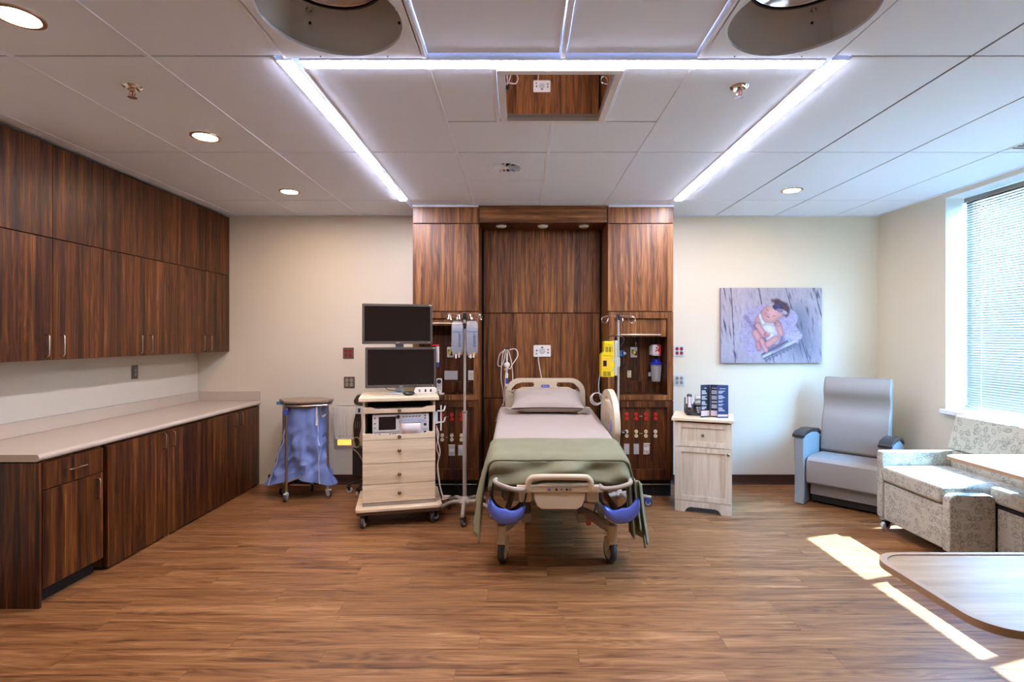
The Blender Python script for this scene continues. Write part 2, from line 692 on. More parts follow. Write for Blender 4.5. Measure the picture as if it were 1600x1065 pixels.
# grid bars (white T-bars, run toward the headwall)
for x, y0, y1 in ((-2.92, YF, YB), (-2.28, YF, YB), (-1.665, YF, YB), (-1.05, YF, 2.33), (-1.022, 2.42, 4.90), (-.43, YF, 2.33), (-.43, 2.42, 4.90),
                  (.195, YF, 2.33), (.195, 3.02, 4.90), (.81, YF, 2.33), (.81, 2.42, 4.90), (1.403, 2.42, 4.90), (-.125, 2.42, 3.02), (.492, 2.42, 3.02)):
    B(x - .011, y0, ZC - .004, x + .011, y1, ZC + .025).build('grid_bar', GRIDM, ce, bev=.002, seg=1)
for x, y0, y1 in ((1.41, YF, 2.33), (2.025, YF, YB), (2.64, YF, YB), (3.262, YF, YB)):
    B(x - .004, y0, ZC + .004, x + .004, y1, ZC + .025).build('grid_bar', DARK, ce, smooth=False)
for yy in (-.11, 1.10, 2.317, 3.52, 4.753):
    for (a, b) in ((XL, -1.106), (1.492, XR)):
        B(a, yy - .004, ZC + .006, b, yy + .004, ZC + .025).build('grid_bar', GREYP, ce, smooth=False)
for (a, b, yy) in ((-1.02, -.43, 3.52), (-.43, .81, 3.02), (-.43, .81, 3.52), (.81, 1.40, 3.52), (-.43, .195, 4.15), (-1.02, 1.4, 4.753)):
    B(a, yy - .004, ZC + .006, b, yy + .004, ZC + .025).build('grid_bar', GREYP, ce, smooth=False)
# wall angle round the ceiling edge
for (a, b, c, d) in ((XL, YB - .02, XR, YB), (XR - .02, YF, XR, YB - .02)):
    B(a, b, ZC - .006, c, d, ZC - .001).build('wall_angle', GRIDM, ce, smooth=False)
# edge strip where the ceiling meets the headwall sides
B(-1.018, 4.898, ZC - .022, -.392, 4.916, ZC - .002).build('edge_strip', GRIDM, ce, bev=.002)
B(.842, 4.898, ZC - .022, 1.462, 4.916, ZC - .002).build('edge_strip', GRIDM, ce, bev=.002)

# linear lights
LEDM = emission('led_diffuser_glow', (234, 233, 255), LED)
LEDF = emission('led_diffuser_glow_dimmer', (234, 233, 255), LED * .5)


def linear_light(x0, y0, x1, y1, label):
    t = thing('linear_light', label, 'ceiling light', ((x0 + x1) / 2, (y0 + y1) / 2, ZC - .006), group='linear lights framing the bed')
    hx, hy = (x1 - x0) / 2, (y1 - y0) / 2
    MB().ringplate([(-hx, -hy), (hx, -hy), (hx, hy), (-hx, hy)],
                   [[(-hx + .008, -hy + .008), (hx - .008, -hy + .008), (hx - .008, hy - .008), (-hx + .008, hy - .008)]], 'xy', 0, .07
                   ).build('housing', GRIDM, t, smooth=False)
    B(-hx + .009, -hy + .009, -.004, hx - .009, hy - .009, .006).build('diffuser', LEDF if hx > hy else LEDM, t, smooth=False)


linear_light(LEDL[0], 2.338, LEDL[1], 4.735, 'bright recessed linear ceiling light running toward the headwall on the cabinet side')
linear_light(LEDR[0], 2.338, LEDR[1], 4.735, 'bright recessed linear ceiling light running toward the headwall on the window side')
linear_light(-.998, 2.338, 1.388, 2.412, 'bright recessed linear ceiling light running crosswise beside the ceiling mirror')

# downlights
DLM = emission('downlight_glow', (255, 218, 176), DOWN / 4)
RINGM = mat('downlight_copper_ring', (196, 168, 150), rough=0.2, metal=0.8)
dl0 = None
DL = [(-1.965, 2.026, 'round recessed ceiling downlight nearest the camera above the cabinets'),
      (-1.969, 3.24, 'round recessed ceiling downlight second from the camera, midway along the cabinets'),
      (-1.985, 4.46, 'round recessed ceiling downlight above the cabinets near the back wall'),
      (2.327, 4.42, 'round recessed ceiling downlight above the grey recliner')]
for (x, y, lb) in DL:
    if dl0 is None:
        dl0 = thing('downlight', lb, 'ceiling light', (x, y, ZC - .002), group='round ceiling downlights')
        MB().lathe([(.066, .001), (.070, -.006), (.086, -.004), (.087, .001)], n=40).build('trim_ring', RINGM, dl0)
        MB().lathe([(.001, -.002), (.064, -.002), (.064, .0005)], n=40).build('lens', DLM, dl0)
    else:
        copy_tree(dl0, None, (x, y, ZC - .002), label=lb)

# sprinklers
sp0 = None
for (x, y, lb) in ((-1.947, 2.60, 'chrome fire sprinkler hanging from the ceiling on the cabinet side'),
                   (1.104, 2.60, 'chrome fire sprinkler hanging from the ceiling beside the right linear light')):
    if sp0 is None:
        sp0 = thing('fire_sprinkler', lb, 'sprinkler', (x, y, ZC), group='ceiling sprinklers')
        MB().lathe([(.012, .0), (.030, -.012), (.042, -.005), (.045, 0)], n=28).build('escutcheon', CHROME, sp0)
        MB().tube([(0, 0, 0), (0, 0, -.022)], .010, 12).tube([(.012, 0, -.02), (.014, 0, -.035), (.005, 0, -.05)], .0035, 6).tube(
            [(-.012, 0, -.02), (-.014, 0, -.035), (-.005, 0, -.05)], .0035, 6).build('frame', CHROME, sp0)
        MB().lathe([(.001, -.050), (.020, -.051), (.021, -.054), (.001, -.055)], n=20).build('deflector', CHROME, sp0)
        MB().tube([(0, 0, -.022), (0, 0, -.05)], .003, 6).build('bulb', REDP, sp0)
    else:
        copy_tree(sp0, None, (x, y, ZC), label=lb)

# round swirl diffuser
df = thing('air_diffuser', 'white round swirl air diffuser in the ceiling above the bed', 'air vent', (DIFF[0], DIFF[1], ZC), group=None)
MB().lathe([(.108, .006), (.112, -.004), (.126, -.003), (.128, .001)], n=40).build('ring', DIFFW, df)
MB().lathe([(.001, .07), (.114, .07), (.114, .013)], n=32).build('plenum', DARK, df)
MB().lathe([(.001, -.003), (.024, -.003), (.026, .004)], n=24).build('hub', DIFFW, df)
bl = MB()
bl.grid(lambda u, v: ((.024 + .086 * u), (v - .5) * (.007 + .022 * u), .004 + (v - .5) * (.01 + .034 * u)), 4, 2)
b0 = bl.build('blade', DIFFW, df, solid=.0015)
for k in range(1, 12):
    b_ = b0.copy()
    COL.objects.link(b_)
    b_.rotation_euler = (0, 0, 2 * PI * k / 12)
# slot vent by the window
sv = thing('slot_vent', 'white slot vent in the ceiling beside the window wall', 'air vent', (3.40, 3.38, ZC - .003))
B(-.14, -.09, 0, .14, .09, .004).build('plate', WHITE, sv)
for k in range(4):
    B(-.13, -.066 + k * .036, -.0015, .13, -.050 + k * .036, .001).build('slot', DARK, sv)

# recessed surgical lights
BOXM = mat('lamp_box_enamel', (250, 248, 246), rough=0.35)
LAMPM = mat('lamp_reflector', (200, 200, 205), rough=0.12, metal=0.95)
sl0 = None
for (x, lb) in ((-.74, 'recessed surgical lamp behind a round ceiling opening on the cabinet side'),
                (1.11, 'recessed surgical lamp behind a round ceiling opening on the window side')):
    if sl0 is None:
        sl0 = thing('surgical_light', lb, 'surgical lamp', (x, 2.035, ZC), group='recessed surgical lamps')
        mb = MB()
        h = .29
        for (a, b, c, d) in ((-.295, -.30, -.285, .285), (.285, -.30, .295, .285), (-.295, -.31, .295, -.30), (-.295, .285, .295, .295)):
            mb.box(a, b, .010, c, d, h)
        mb.box(-.295, -.31, h, .295, .295, h + .01)
        mb.build('box', BOXM, sl0, smooth=False)
        MB().lathe([(.001, .215), (.15, .205), (.21, .17), (.215, .19), (.19, .24), (.05, .26), (.001, .26)], c=(0, -.055, -.03), n=40).build('lamp_head', LAMPM, sl0)
        MB().lathe([(.001, .172), (.205, .172), (.205, .168), (.001, .168)], c=(0, -.055, -.03), n=40).build('lens', clear('lamp_lens', (250, 250, 250), .06), sl0)
        MB().lathe([(.212, .163), (.222, .163), (.222, .190), (.212, .190)], c=(0, -.055, -.03), n=40).build('rim', BLACKP, sl0)
        MB().cyl((0, -.055, .23), (0, -.055, h), .03).tube(spline([(0, -.08, .25), (.12, .1, .24), (.17, .2, .26), (.17, .27, .27)]), .008, 8).build('arm', CHROME, sl0)
        for sx in (-.2, .2):
            MB().tube(circ3 if False else [(sx + .012 * math.cos(a), .27, .20 + .012 * math.sin(a)) for a in [2 * PI * k / 12 for k in range(12)]], .004, 6, True
                      ).build('catch_ring', CHROME, sl0)
            MB().cyl((sx, .286, .15), (sx, .280, .15), .006, n=8).build('screw', BLACKP, sl0)
        for a in (-.15, .15):
            MB().cyl((a, .275, -.001), (a, .275, -.006), .004, n=8).build('latch', BLACKP, sl0)
    else:
        copy_tree(sl0, None, (x, 2.035, ZC), label=lb)

# ceiling mirror
MIR = mat('mirror_glass', (236, 226, 224), rough=0.015, metal=1.0)
mr = thing('ceiling_mirror', 'square framed mirror set in the ceiling above the foot of the bed', 'mirror', (.19, 2.72, ZC))
ho, hi = .300, .262
for (a, b, c, d) in ((-ho, -ho, ho, -hi), (-ho, hi, ho, ho), (-ho, -hi, -hi, hi), (hi, -hi, ho, hi)):
    B(a, b, -.012, c, d, .02).build('frame', mat('mirror_frame_white', (232, 234, 242), rough=.4), mr, bev=.003)
mg = B(-hi, -hi, .014, hi, hi, .018).build('glass', MIR, mr, smooth=False)
mg.rotation_euler = (R(-1.1), 0, 0)

# window: sill, frame, mullions, panes
wn = struct(B(XR - .055, WY0 - .03, WZ0 - .035, XR + .235, WY1 + .03 - .031, WZ0), 'window_1', WHITEPAINT, 'wide white framed window beside the sofa', 'window', bev=.004)
FX = XR + .20
B(FX, WY0, WZ0, FX + .04, WY1, WZ0 + .05).build('window_frame', WHITEPAINT, wn)
B(FX, WY0, WZ1 - .018, FX + .04, WY1, WZ1).build('window_frame', WHITEPAINT, wn)
mull = [WY1 - .02, 3.755, 2.95, WY0 + .02]
for yy in mull:
    B(FX, yy - .025, WZ0 + .05, FX + .04, yy + .025, WZ1 - .018).build('window_frame', WHITEPAINT, wn)
GLASS = clear('window_glass', (238, 246, 248), .0)
for a, b in zip(mull[1:], mull[:-1]):
    B(FX + .02, a + .025, WZ0 + .05, FX + .026, b - .025, WZ1 - .018).build('pane', GLASS, wn, smooth=False)
# reveal lining over the wall, sun brightness put into its white colour
B(XR + .001, WY1 - .006, WZ0, FX, WY1 - .001, WZ1).build('reveal', WHITEPAINT, wn, smooth=False)
B(XR + .001, WY0, WZ1 - .006, FX, WY1, WZ1 - .001).build('reveal', WHITEPAINT, wn, smooth=False)
# blind
SLATM = mat('blind_slat_enamel', (132, 126, 118), rough=0.4)
bd = thing('window_blind', 'white horizontal mini blind hanging in the window beside the sofa', 'blind', (XR + .165, (WY0 + WY1) / 2, WZ0))
bl2 = (WY1 - WY0) / 2 - .022
B(-.02, -bl2, 1.785, .02, bl2, 1.825).build('head_rail', SLATM, bd, bev=.003)
B(-.012, -bl2, .022, .012, bl2, .036).build('bottom_rail', SLATM, bd, bev=.003)
th = R(52)
s0 = None
zz = .050
while zz < 1.782:
    if s0 is None:
        mb = MB()
        mb.grid(lambda u, v: (-.0125 * math.cos(th) + .025 * math.cos(th) * u + 0.0012 * math.sin(PI * u) * math.sin(th) * -1,
                              -bl2 + .004 + (2 * bl2 - .008) * v,
                              -.0125 * math.sin(th) + .025 * math.sin(th) * u + .0012 * math.sin(PI * u) * math.cos(th)), 3, 1)
        s0 = mb.build('slat', SLATM, bd)
        s0.location = (0, 0, zz)
    else:
        s = s0.copy()
        COL.objects.link(s)
        s.location = (0, 0, zz)
    zz += .0211
for yy in (bl2 - .16, .0, -bl2 + .16):
    MB().cyl((-.013, yy, .03), (-.013, yy, 1.79), .0016, n=5).build('ladder_cord', WHITE, bd)
# ground outside, added to bounce sunlight up toward the ceiling
struct(B(4.3, -30, -.6, 60, 40, -.5), 'ground', mat('bounce_paving', (190, 186, 178), rough=.9, noise_amt=.08, noise_scale=2),
       'pale paving added outside the window to bounce light upward', 'ground')

bw = thing('added_building_wing', 'added pale building wing outside, dimming the low sky behind the blind slats', 'building', (17, 4, -.5))  # wing added to cut the low sky's brightness between the blind slats
FACM = mat('added_wing_facade', (206, 204, 198), rough=.8, noise_amt=.06, noise_scale=1)
WINM = mat('added_wing_glass', (120, 130, 138), rough=.1)
B(0, -22, 0, 8, 22, 9.5).build('wall', FACM, bw, smooth=False)
B(-.25, -22.3, 9.505, 8.3, 22.3, 9.9).build('parapet', FACM, bw, smooth=False)
for i in range(9):
    for j in range(2):
        wf = B(-.06, -19 + i * 4.4, 1.6 + j * 4, -.005, -16.4 + i * 4.4, 3.9 + j * 4).build('window', WHITEPAINT, bw, smooth=False)
        B(-.075, -18.9 + i * 4.4, 1.7 + j * 4, -.061, -16.5 + i * 4.4, 3.8 + j * 4).build('pane', WINM, wf, smooth=False)

# ================================================================== CABINETS
def pull(mb, p, axis, length, stand=.028, r=.0045):
    """D handle on a face whose outward normal is +x; axis 'z' or 'y'"""
    d = Vector((0, 0, 1)) if axis == 'z' else Vector((0, 1, 0))
    p = Vector(p)
    n = Vector((stand, 0, 0))
    h = d * (length / 2)
    c = d * .012
    mb.tube([p - h, p - h + n * .7, p - h + n * .92 + c * .3, p - h + n + c, p + h + n - c, p + h + n * .92 - c * .3, p + h + n * .7, p + h], r, 8)
    return mb


PULLM = mat('satin_nickel_pull', (206, 184, 160), rough=0.25, metal=1.0)
# upper cabinets: three double units, each with two tall lower doors and two short top doors
UY = [2.918, 3.323, 3.726, 4.132, 4.538, 4.940, 5.345]
ulab = ['dark walnut wall cabinet nearest the camera, above the counter', 'dark walnut wall cabinet in the middle of the row above the counter',
        'dark walnut wall cabinet in the corner by the back wall, above the counter']
for k in range(3):
    y0, ym, y1 = UY[2 * k:2 * k + 3]
    c = thing('wall_cabinet', ulab[k], 'cabinet', (XL, (y0 + y1) / 2, 1.372), group='walnut wall cabinets')
    yo = (y0 + y1) / 2
    B(0.002, y0 - yo + .001, 0, .312, y1 - yo - .001, 1.385).build('body', WALNUT_D, c, smooth=False)
    for (a, b, sg) in ((y0, ym, 1), (ym, y1, -1)):
        for (z0, z1) in ((0.0, .780), (.784, 1.380)):
            d = B(.3135, a - yo + .0018, z0 + .0015, .333, b - yo - .0018, z1).build('door', WALNUT_D, c, bev=.0015, seg=1)
            if z0 == 0:
                yh = (ym - yo) - sg * .055
                pull(MB(), (.333, yh, .095), 'z', .135).build('handle', PULLM, d)

# base cabinets
c = thing('base_cabinet', 'dark walnut base cabinet with a drawer, nearest the camera under the counter', 'cabinet', (XL, 3.128, 0), group='walnut base cabinets')
yo = 3.128
B(.002, 2.909 - yo, .095, .622, 3.346 - yo, .815).build('body', WALNUT_D, c, smooth=False)
B(.002, 2.890 - yo, .0, .645, 2.908 - yo, .815).build('side_panel', WALNUT_D, c, bev=.0015, seg=1)
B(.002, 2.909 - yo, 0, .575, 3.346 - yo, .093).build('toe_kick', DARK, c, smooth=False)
d = B(.623, 2.915 - yo, .655, .643, 3.340 - yo, .808).build('drawer', WALNUT_D, c, bev=.0015, seg=1)
pull(MB(), (.643, 0, .735), 'y', .125).build('handle', PULLM, d)
d = B(.623, 2.915 - yo, .097, .643, 3.340 - yo, .650).build('door', WALNUT_D, c, bev=.0015, seg=1)
pull(MB(), (.643, .155, .56), 'z', .125).build('handle', PULLM, d)
for (ya, ym, yb, lab) in ((3.374, 3.945, 4.526, 'dark walnut base cabinet with two broad doors in the middle under the counter'),
                          (4.526, 4.925, 5.340, 'dark walnut base cabinet with two narrow doors in the corner by the back wall')):
    yo = (ya + yb) / 2
    c = thing('base_cabinet', lab, 'cabinet', (XL, yo, 0), group='walnut base cabinets')
    B(.002, ya - yo + .001, .02, .622, yb - yo - .001, .815).build('body', WALNUT_D, c, smooth=False)
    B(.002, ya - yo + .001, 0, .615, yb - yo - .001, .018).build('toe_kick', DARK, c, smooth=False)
    for (a, b, sg) in ((ya, ym, 1), (ym, yb, -1)):
        d = B(.6235, a - yo + .002, .014, .645, b - yo - .002, .808).build('door', WALNUT_D, c, bev=.0015, seg=1)
        pull(MB(), (.645, ym - yo - sg * .05, .735), 'z', .115).build('handle', PULLM, d)
        MB().cyl((.635, ym - yo - sg * .02, 0.001), (.635, ym - yo - sg * .02, .013), .008, n=10).build('foot_glide', STEEL, d)

wt = thing('worktop', 'long beige counter with a rounded front edge and low backsplash', 'counter', (XL, 4.12, .815))
prof = [(.002, .008), (.002, .048), (.634, .048)] + [(.634 + .020 * math.sin(a), .028 + .020 * math.cos(a)) for a in [PI * i / 8 for i in range(9)]] + [(.62, .008)]
MB().prism(prof, 'xz', 2.884 - 4.12, 5.353 - 4.12).build('slab', COUNTER, wt, ang=50)
B(.002, 2.884 - 4.12, .0485, .021, 5.353 - 4.12, .146).build('backsplash', COUNTER, wt, bev=.003)
B(.0215, 5.334 - 4.12, .0485, .650, 5.353 - 4.12, .146).build('backsplash', COUNTER, wt, bev=.003)

# ================================================================== HEADWALL
HF = 4.914           # front face
HB = 5.352


def hx(px):
    return (px - 812) / 808 * HF


def hz(py):
    return CAMZ + (527 - py) / 808 * HF


ZT = 2.7545


def tower(name, label, x0, x1, ox0, ox1, flapz):
    t = thing(name, label, 'cabinet', ((x0 + x1) / 2, HF, 0), group='walnut headwall towers')
    cx = (x0 + x1) / 2
    a, b, c_, d_ = x0 - cx, x1 - cx, ox0 - cx, ox1 - cx
    D = HB - HF
    # carcass of boards, front face panels proud of it
    mb = MB()
    mb.box(a, .02, .16, a + .02, D, ZT).box(b - .02, .02, .16, b, D, ZT)
    mb.box(a + .02, .02, 1.735, b - .02, D, 1.765).box(a + .02, .02, .90, b - .02, D, .935)
    mb.box(a + .02, .25, .16, b - .02, .27, 1.735)
    mb.build('body', WALNUT, t, smooth=False)
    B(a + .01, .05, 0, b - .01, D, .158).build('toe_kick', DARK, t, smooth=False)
    MB().cyl((a + .02, .028, .115), (b - .02, .028, .115), .006, n=8).build('kick_rail', STEEL, t)
    g = .004
    B(a, 0, hz(349) + g, b, .019, ZT).build('panel', WALNUT, t, bev=.0015, seg=1)
    B(a, 0, hz(486.5) + g, b, .019, hz(349) - g).build('panel', WALNUT, t, bev=.0015, seg=1)
    z0, z1 = hz(625.5) + g, hz(486.5) - g
    oz0, oz1 = hz(617), hz(497)
    MB().ringplate([(a, z0), (b, z0), (b, z1), (a, z1)], [[(c_, oz0), (d_, oz0), (d_, oz1), (c_, oz1)]], 'xz', 0, .019).build('niche_frame', WALNUT, t, smooth=False)
    # niche lining
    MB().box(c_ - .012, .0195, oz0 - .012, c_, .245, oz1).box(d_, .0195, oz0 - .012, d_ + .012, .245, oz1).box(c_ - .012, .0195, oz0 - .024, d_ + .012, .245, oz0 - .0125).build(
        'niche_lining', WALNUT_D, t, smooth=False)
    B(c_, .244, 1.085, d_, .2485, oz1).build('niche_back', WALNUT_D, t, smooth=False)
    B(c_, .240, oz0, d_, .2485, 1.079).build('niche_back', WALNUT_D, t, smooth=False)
    fz = flapz
    fl_ = B(c_ + .004, .026, fz, d_ - .004, .044, oz1 - .004).build('flap_door', WALNUT, t, bev=.0015, seg=1)
    B(c_ + .06, .012, fz + .014, d_ - .06, .025, fz + .026).build('handle', mat('pale_nickel_bar', (226, 206, 180), rough=.3, metal=.8), fl_, bev=.002)
    z1 = hz(625.5) - g
    z0 = .165
    lz0, lz1 = .265, hz(636)
    MB().ringplate([(a, z0), (b, z0), (b, z1), (a, z1)], [[(c_, lz0), (d_, lz0), (d_, lz1), (c_, lz1)]], 'xz', 0, .019).build('frame', WALNUT_D, t, smooth=False)
    B(c_ - .01, .021, lz0 - .01, d_ + .01, .034, lz1 + .01).build('service_panel', WALNUT_D, t, smooth=False)
    return t


TL = (-1.0157, -.389, -.962, -.438)
TR = (.839, 1.4596, .900, 1.405)
tower('headwall_tower', 'walnut headwall tower behind the monitors, with open niche and outlets', *TL, 1.632)
tower('headwall_tower', 'walnut headwall tower beside the nightstand, with open niche and outlets', *TR, 1.5236)
hc = thing('headwall_center', 'tall recessed walnut panel wall behind the bed with a lit-less header', 'headwall', (.225, 5.28, 0))
hc['label'] = 'tall recessed walnut panel wall behind the bed, under a header with three round lamps'
x0, x1 = TL[1] + .004 - .225, TR[0] - .004 - .225
for (z0, z1) in ((.16, .894), (.902, 1.762), (1.770, 2.70)):
    B(x0 + .02, .0, z0, x1 - .02, .018, z1).build('panel', WALNUT, hc, bev=.0015, seg=1)
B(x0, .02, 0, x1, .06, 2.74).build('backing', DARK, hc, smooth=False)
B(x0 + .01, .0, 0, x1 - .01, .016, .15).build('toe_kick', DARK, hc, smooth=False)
hy = HF - 5.28 + .012
B(x0, hy, hz(347), x1, hy + .02, 2.772).build('header', WALNUTX, hc, bev=.0015, seg=1)
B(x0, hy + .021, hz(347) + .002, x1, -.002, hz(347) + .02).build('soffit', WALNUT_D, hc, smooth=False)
for i, px in enumerate((783, 848, 912)):
    x = (px - 812) / 808 * 5.07
    lt = thing('puck_light', ['round white puck lamp under the headwall header, on the monitor side', 'round white puck lamp under the middle of the headwall header',
                              'round white puck lamp under the headwall header, on the nightstand side'][i], 'lamp', (x, 5.07, hz(347) + .001), group='puck lamps under the header')
    MB().lathe([(.001, -.020), (.040, -.018), (.050, -.010), (.052, 0.0)], n=32).build('housing', WHITE, lt)
    MB().lathe([(.001, -.0225), (.030, -.0215), (.032, -.0185)], n=28).build('lens', LGREY, lt)

# ------------------------------------------------------------------ wall devices
SLOT = mat('socket_slot', (30, 26, 24), rough=.6)


def duplex(name, label, loc, face, plate=None, group=None, w_=.030, h_=.068, ny=1):
    """receptacle facing -y: optional cover plate, `ny` columns of two sockets"""
    t = thing(name, label, 'outlet', loc, group=group)
    if plate:
        pw, ph = plate[1], plate[2]
        MB().prism(rrect(-pw / 2, -ph / 2, pw / 2, ph / 2, .004), 'xz', -.006, -.0005).build('cover_plate', plate[0], t, bev=.0015)
    for i in range(ny):
        cx = (i - (ny - 1) / 2) * .046
        for s in (1, -1):
            cz = s * h_ * .27
            f = MB().prism(circ(cx, cz, w_ / 2, 20, h_ * .235), 'xz', -.011, -.006 if plate else -.0005).build('socket', face, t, bev=.001, seg=1)
            mb = MB()
            mb.box(cx - .0075, -.0116, cz - .001, cx - .0050, -.0109, cz + .008).box(cx + .0050, -.0116, cz - .001, cx + .0075, -.0109, cz + .008)
            mb.cyl((cx, -.0116, cz - .008), (cx, -.0109, cz - .008), .0022, n=8)
            mb.build('slots', SLOT, f, smooth=False)
    return t


PY = HF + .0205
ordn = ['first', 'second', 'third', 'fourth']
for side, pxs, ys in (('L', (691, 706, 721), (651, 683)), ('R', (979, 994, 1009, 1024), (650, 677))):
    where = 'left headwall tower by the IV pole' if side == 'L' else 'right headwall tower by the nightstand'
    for row_, (yy, m_, cn) in enumerate(((ys[0], REDP, 'red'), (ys[1], IVORY, 'ivory'))):
        for i, px in enumerate(pxs):
            p = P(px, yy, PY)
            duplex('power_outlet', '%s duplex outlet, %s from the left on the %s headwall tower' % (cn, ordn[i], 'left' if side == 'L' else 'right'), p, m_,
                   group='%s outlets on the headwall' % cn, w_=.034, h_=.076)
        a, b = P(pxs[1], yy, PY), P(pxs[2] if side == 'R' else pxs[0], yy, PY)
        mid = (a + b) / 2
        tg = thing('outlet_marker', 'small engraved tag between the %s outlets on the %s headwall tower' % (cn, 'left' if side == 'L' else 'right'), 'tag', mid, group='engraved outlet tags')
        B(-.016, -.003, -.005, .016, -.0005, .005).build('plate', mat('brass_tag', (168, 140, 110), rough=.4), tg, bev=.001)
        MB().box(-.011, -.0034, -.0015, -.003, -.0029, .0015).box(.002, -.0034, -.0015, .010, -.0029, .0015).build('engraving', SLOT, tg, smooth=False)


def blank_plate(label, loc, pw=.05, ph=.10, m_=None):
    t = thing('blank_plate', label, 'wall plate', loc, group='steel plates on the headwall')
    MB().prism(rrect(-pw / 2, -ph / 2, pw / 2, ph / 2, .004), 'xz', -.006, -.0005).build('plate', m_ or LGREY, t, bev=.0015)
    for s in (-1, 1):
        MB().cyl((0, -.0072, s * ph * .42), (0, -.0055, s * ph * .42), .003, n=8).build('screw', GREYP, t)
    return t


def jack_plate(label, loc):
    t = thing('data_jack', label, 'data outlet', loc, group='data jacks on the headwall')
    MB().prism(rrect(-.030, -.052, .030, .052, .004), 'xz', -.006, -.0005).build('cover_plate', LGREY, t, bev=.0015)
    B(-.032, -.012, .046, .032, -.0062, .056).build('hood', IVORY, t, bev=.002)
    B(-.022, -.0085, -.012, .022, -.0062, .014).build('label_strip', WHITE, t, bev=.001)
    for z in (.026, -.026):
        B(-.009, -.011, z - .009, .009, -.0062, z + .009).build('jack', WHITE, t, bev=.001)
        B(-.005, -.0116, z - .004, .005, -.0109, z + .004).build('jack_opening', SLOT, t, smooth=False)
    return t


jack_plate('data jack plate with dark blue cords on the left headwall tower', P(706, 703, PY))
blank_plate('blank grey plate beside the data jack, behind the left IV pole', P(720, 703, PY))
jk2 = jack_plate('data jack plate with a black cord on the right headwall tower', P(1010, 701, PY))
blank_plate('blank grey plate on the right headwall tower, beside the data jack', P(994, 701, PY))
blank_plate('blank grey plate on the right headwall tower, half hidden by the blanket', P(979, 701, PY))

CORDB = mat('dark_blue_cord', (28, 30, 66), rough=.5)
CORDK = mat('black_cord', (18, 17, 17), rough=.5)
CORDW = mat('white_cord', (222, 210, 196), rough=.45)


def cord(name, label, pts, r, m_, k=6, group=None, parent=None):
    if parent is not None:
        return MB(Matrix.Translation(-Vector(parent.location))).tube(spline(pts, k), r, 6).build(name, m_, parent)
    o = MB().tube(spline(pts, k), r, 6).build(name, m_)
    return tag(o, label, 'cord', group)


p = P(706, 712, PY - .015)
cord('network_cord', 'dark blue cord hanging from the left data jack, nearer the cart', [p + Vector((-.008, 0, 0)), p + Vector((-.006, -.02, -.08)), p + Vector((.01, -.02, -.16)), p + Vector((.03, -.02, -.28))], .003, CORDB,
     group='blue cords at the headwall')
cord('network_cord', 'dark blue cord hanging from the left data jack, nearer the IV pole', [p + Vector((.008, 0, 0)), p + Vector((.02, -.02, -.1)), p + Vector((.04, -.02, -.22)), p + Vector((.09, -.02, -.36)), p + Vector((.12, -.03, -.46))], .003, CORDB,
     group='blue cords at the headwall')
p = P(1013, 708, PY - .012)
cord('phone_cord', 'thin black cord looping down from the right data jack', [p, p + Vector((.04, -.012, -.05)), p + Vector((.06, -.015, -.1)), p + Vector((.045, -.015, -.17)), p + Vector((.035, -.015, -.30)),
                                                                       p + Vector((.05, -.03, -.40)), p + Vector((.10, -.06, -.455))], .003, CORDK, parent=jk2)
# plug-in adapter on the first right ivory outlet
pa = thing('power_adapter', 'black plug-in adapter in an ivory outlet on the right headwall tower', 'adapter', P(974, 674, PY - .013))
B(-.045, -.035, -.014, .022, 0, .012).build('body', BLACKP, pa, bev=.004)
B(-.018, -.0356, -.006, .004, -.0348, .003).build('label_sticker', LGREY, pa, smooth=False)

# wall outlets
PLG = mat('bronze_plate', (104, 92, 80), rough=.45, metal=.3)
PLW = mat('silver_plate', (204, 206, 206), rough=.45, metal=.2)
DRED = mat('dark_red_socket', (140, 30, 34), rough=.4)
GSOCK = mat('grey_socket', (150, 142, 130), rough=.45)
for (px, py, plate, face, lab) in ((544.5, 551.5, PLG, DRED, 'four-socket wall outlet with dark red sockets, left of the monitors'),
                                   (546, 597, PLG, GSOCK, 'four-socket wall outlet with grey sockets, above the wire basket'),
                                   (1061, 548, PLW, DRED, 'four-socket wall outlet with red sockets, right of the headwall'),
                                   (1061, 594, PLW, GSOCK, 'four-socket wall outlet with grey sockets, above the nightstand')):
    duplex('wall_outlet', lab, P(px, py, YB), face, (plate, .112, .116), 'four-socket wall outlets', .034, .082, 2)
o = duplex('counter_outlet', 'grey duplex outlet on the wall above the counter', (XL, 4.474, 1.218), GSOCK, (PLG, .072, .118), None)
o.rotation_euler = (0, 0, R(90))

# nurse call panel on the headwall
nc = thing('nurse_call_panel', 'white nurse call panel with buttons on the headwall above the bed', 'call panel', P(847, 548, 5.279))
MB().prism(rrect(-.088, -.060, .088, .060, .010), 'xz', -.016, -.0005).build('housing', WHITE, nc, bev=.003)
MB().lathe([(.001, -.018), (.028, -.018), (.030, -.0155)], n=28, axis='y').build('speaker', LGREY, nc)
MB().ball((0, -.0175, .036), (.012, .004, .006)).build('top_button', BLACKP, nc)
for (x, z, m_) in ((.060, .012, REDP), (.060, -.018, LABELBLUE), (-.055, .005, BLACKP), (-.058, -.028, GREYP)):
    MB().lathe([(.001, -.0185), (.008, -.0185), (.0085, -.0155)], c=(x, 0, z), n=16, axis='y').build('button', m_, nc)
p = P(841, 556, 5.255)
cord('call_cord', 'white cord plugged into the nurse call panel, hanging behind the headboard',
     [p, p + Vector((.004, -.01, -.06)), p + Vector((.02, -.01, -.15)), p + Vector((.035, -.01, -.25)), p + Vector((.04, -.01, -.40))], .005, CORDW, parent=nc)

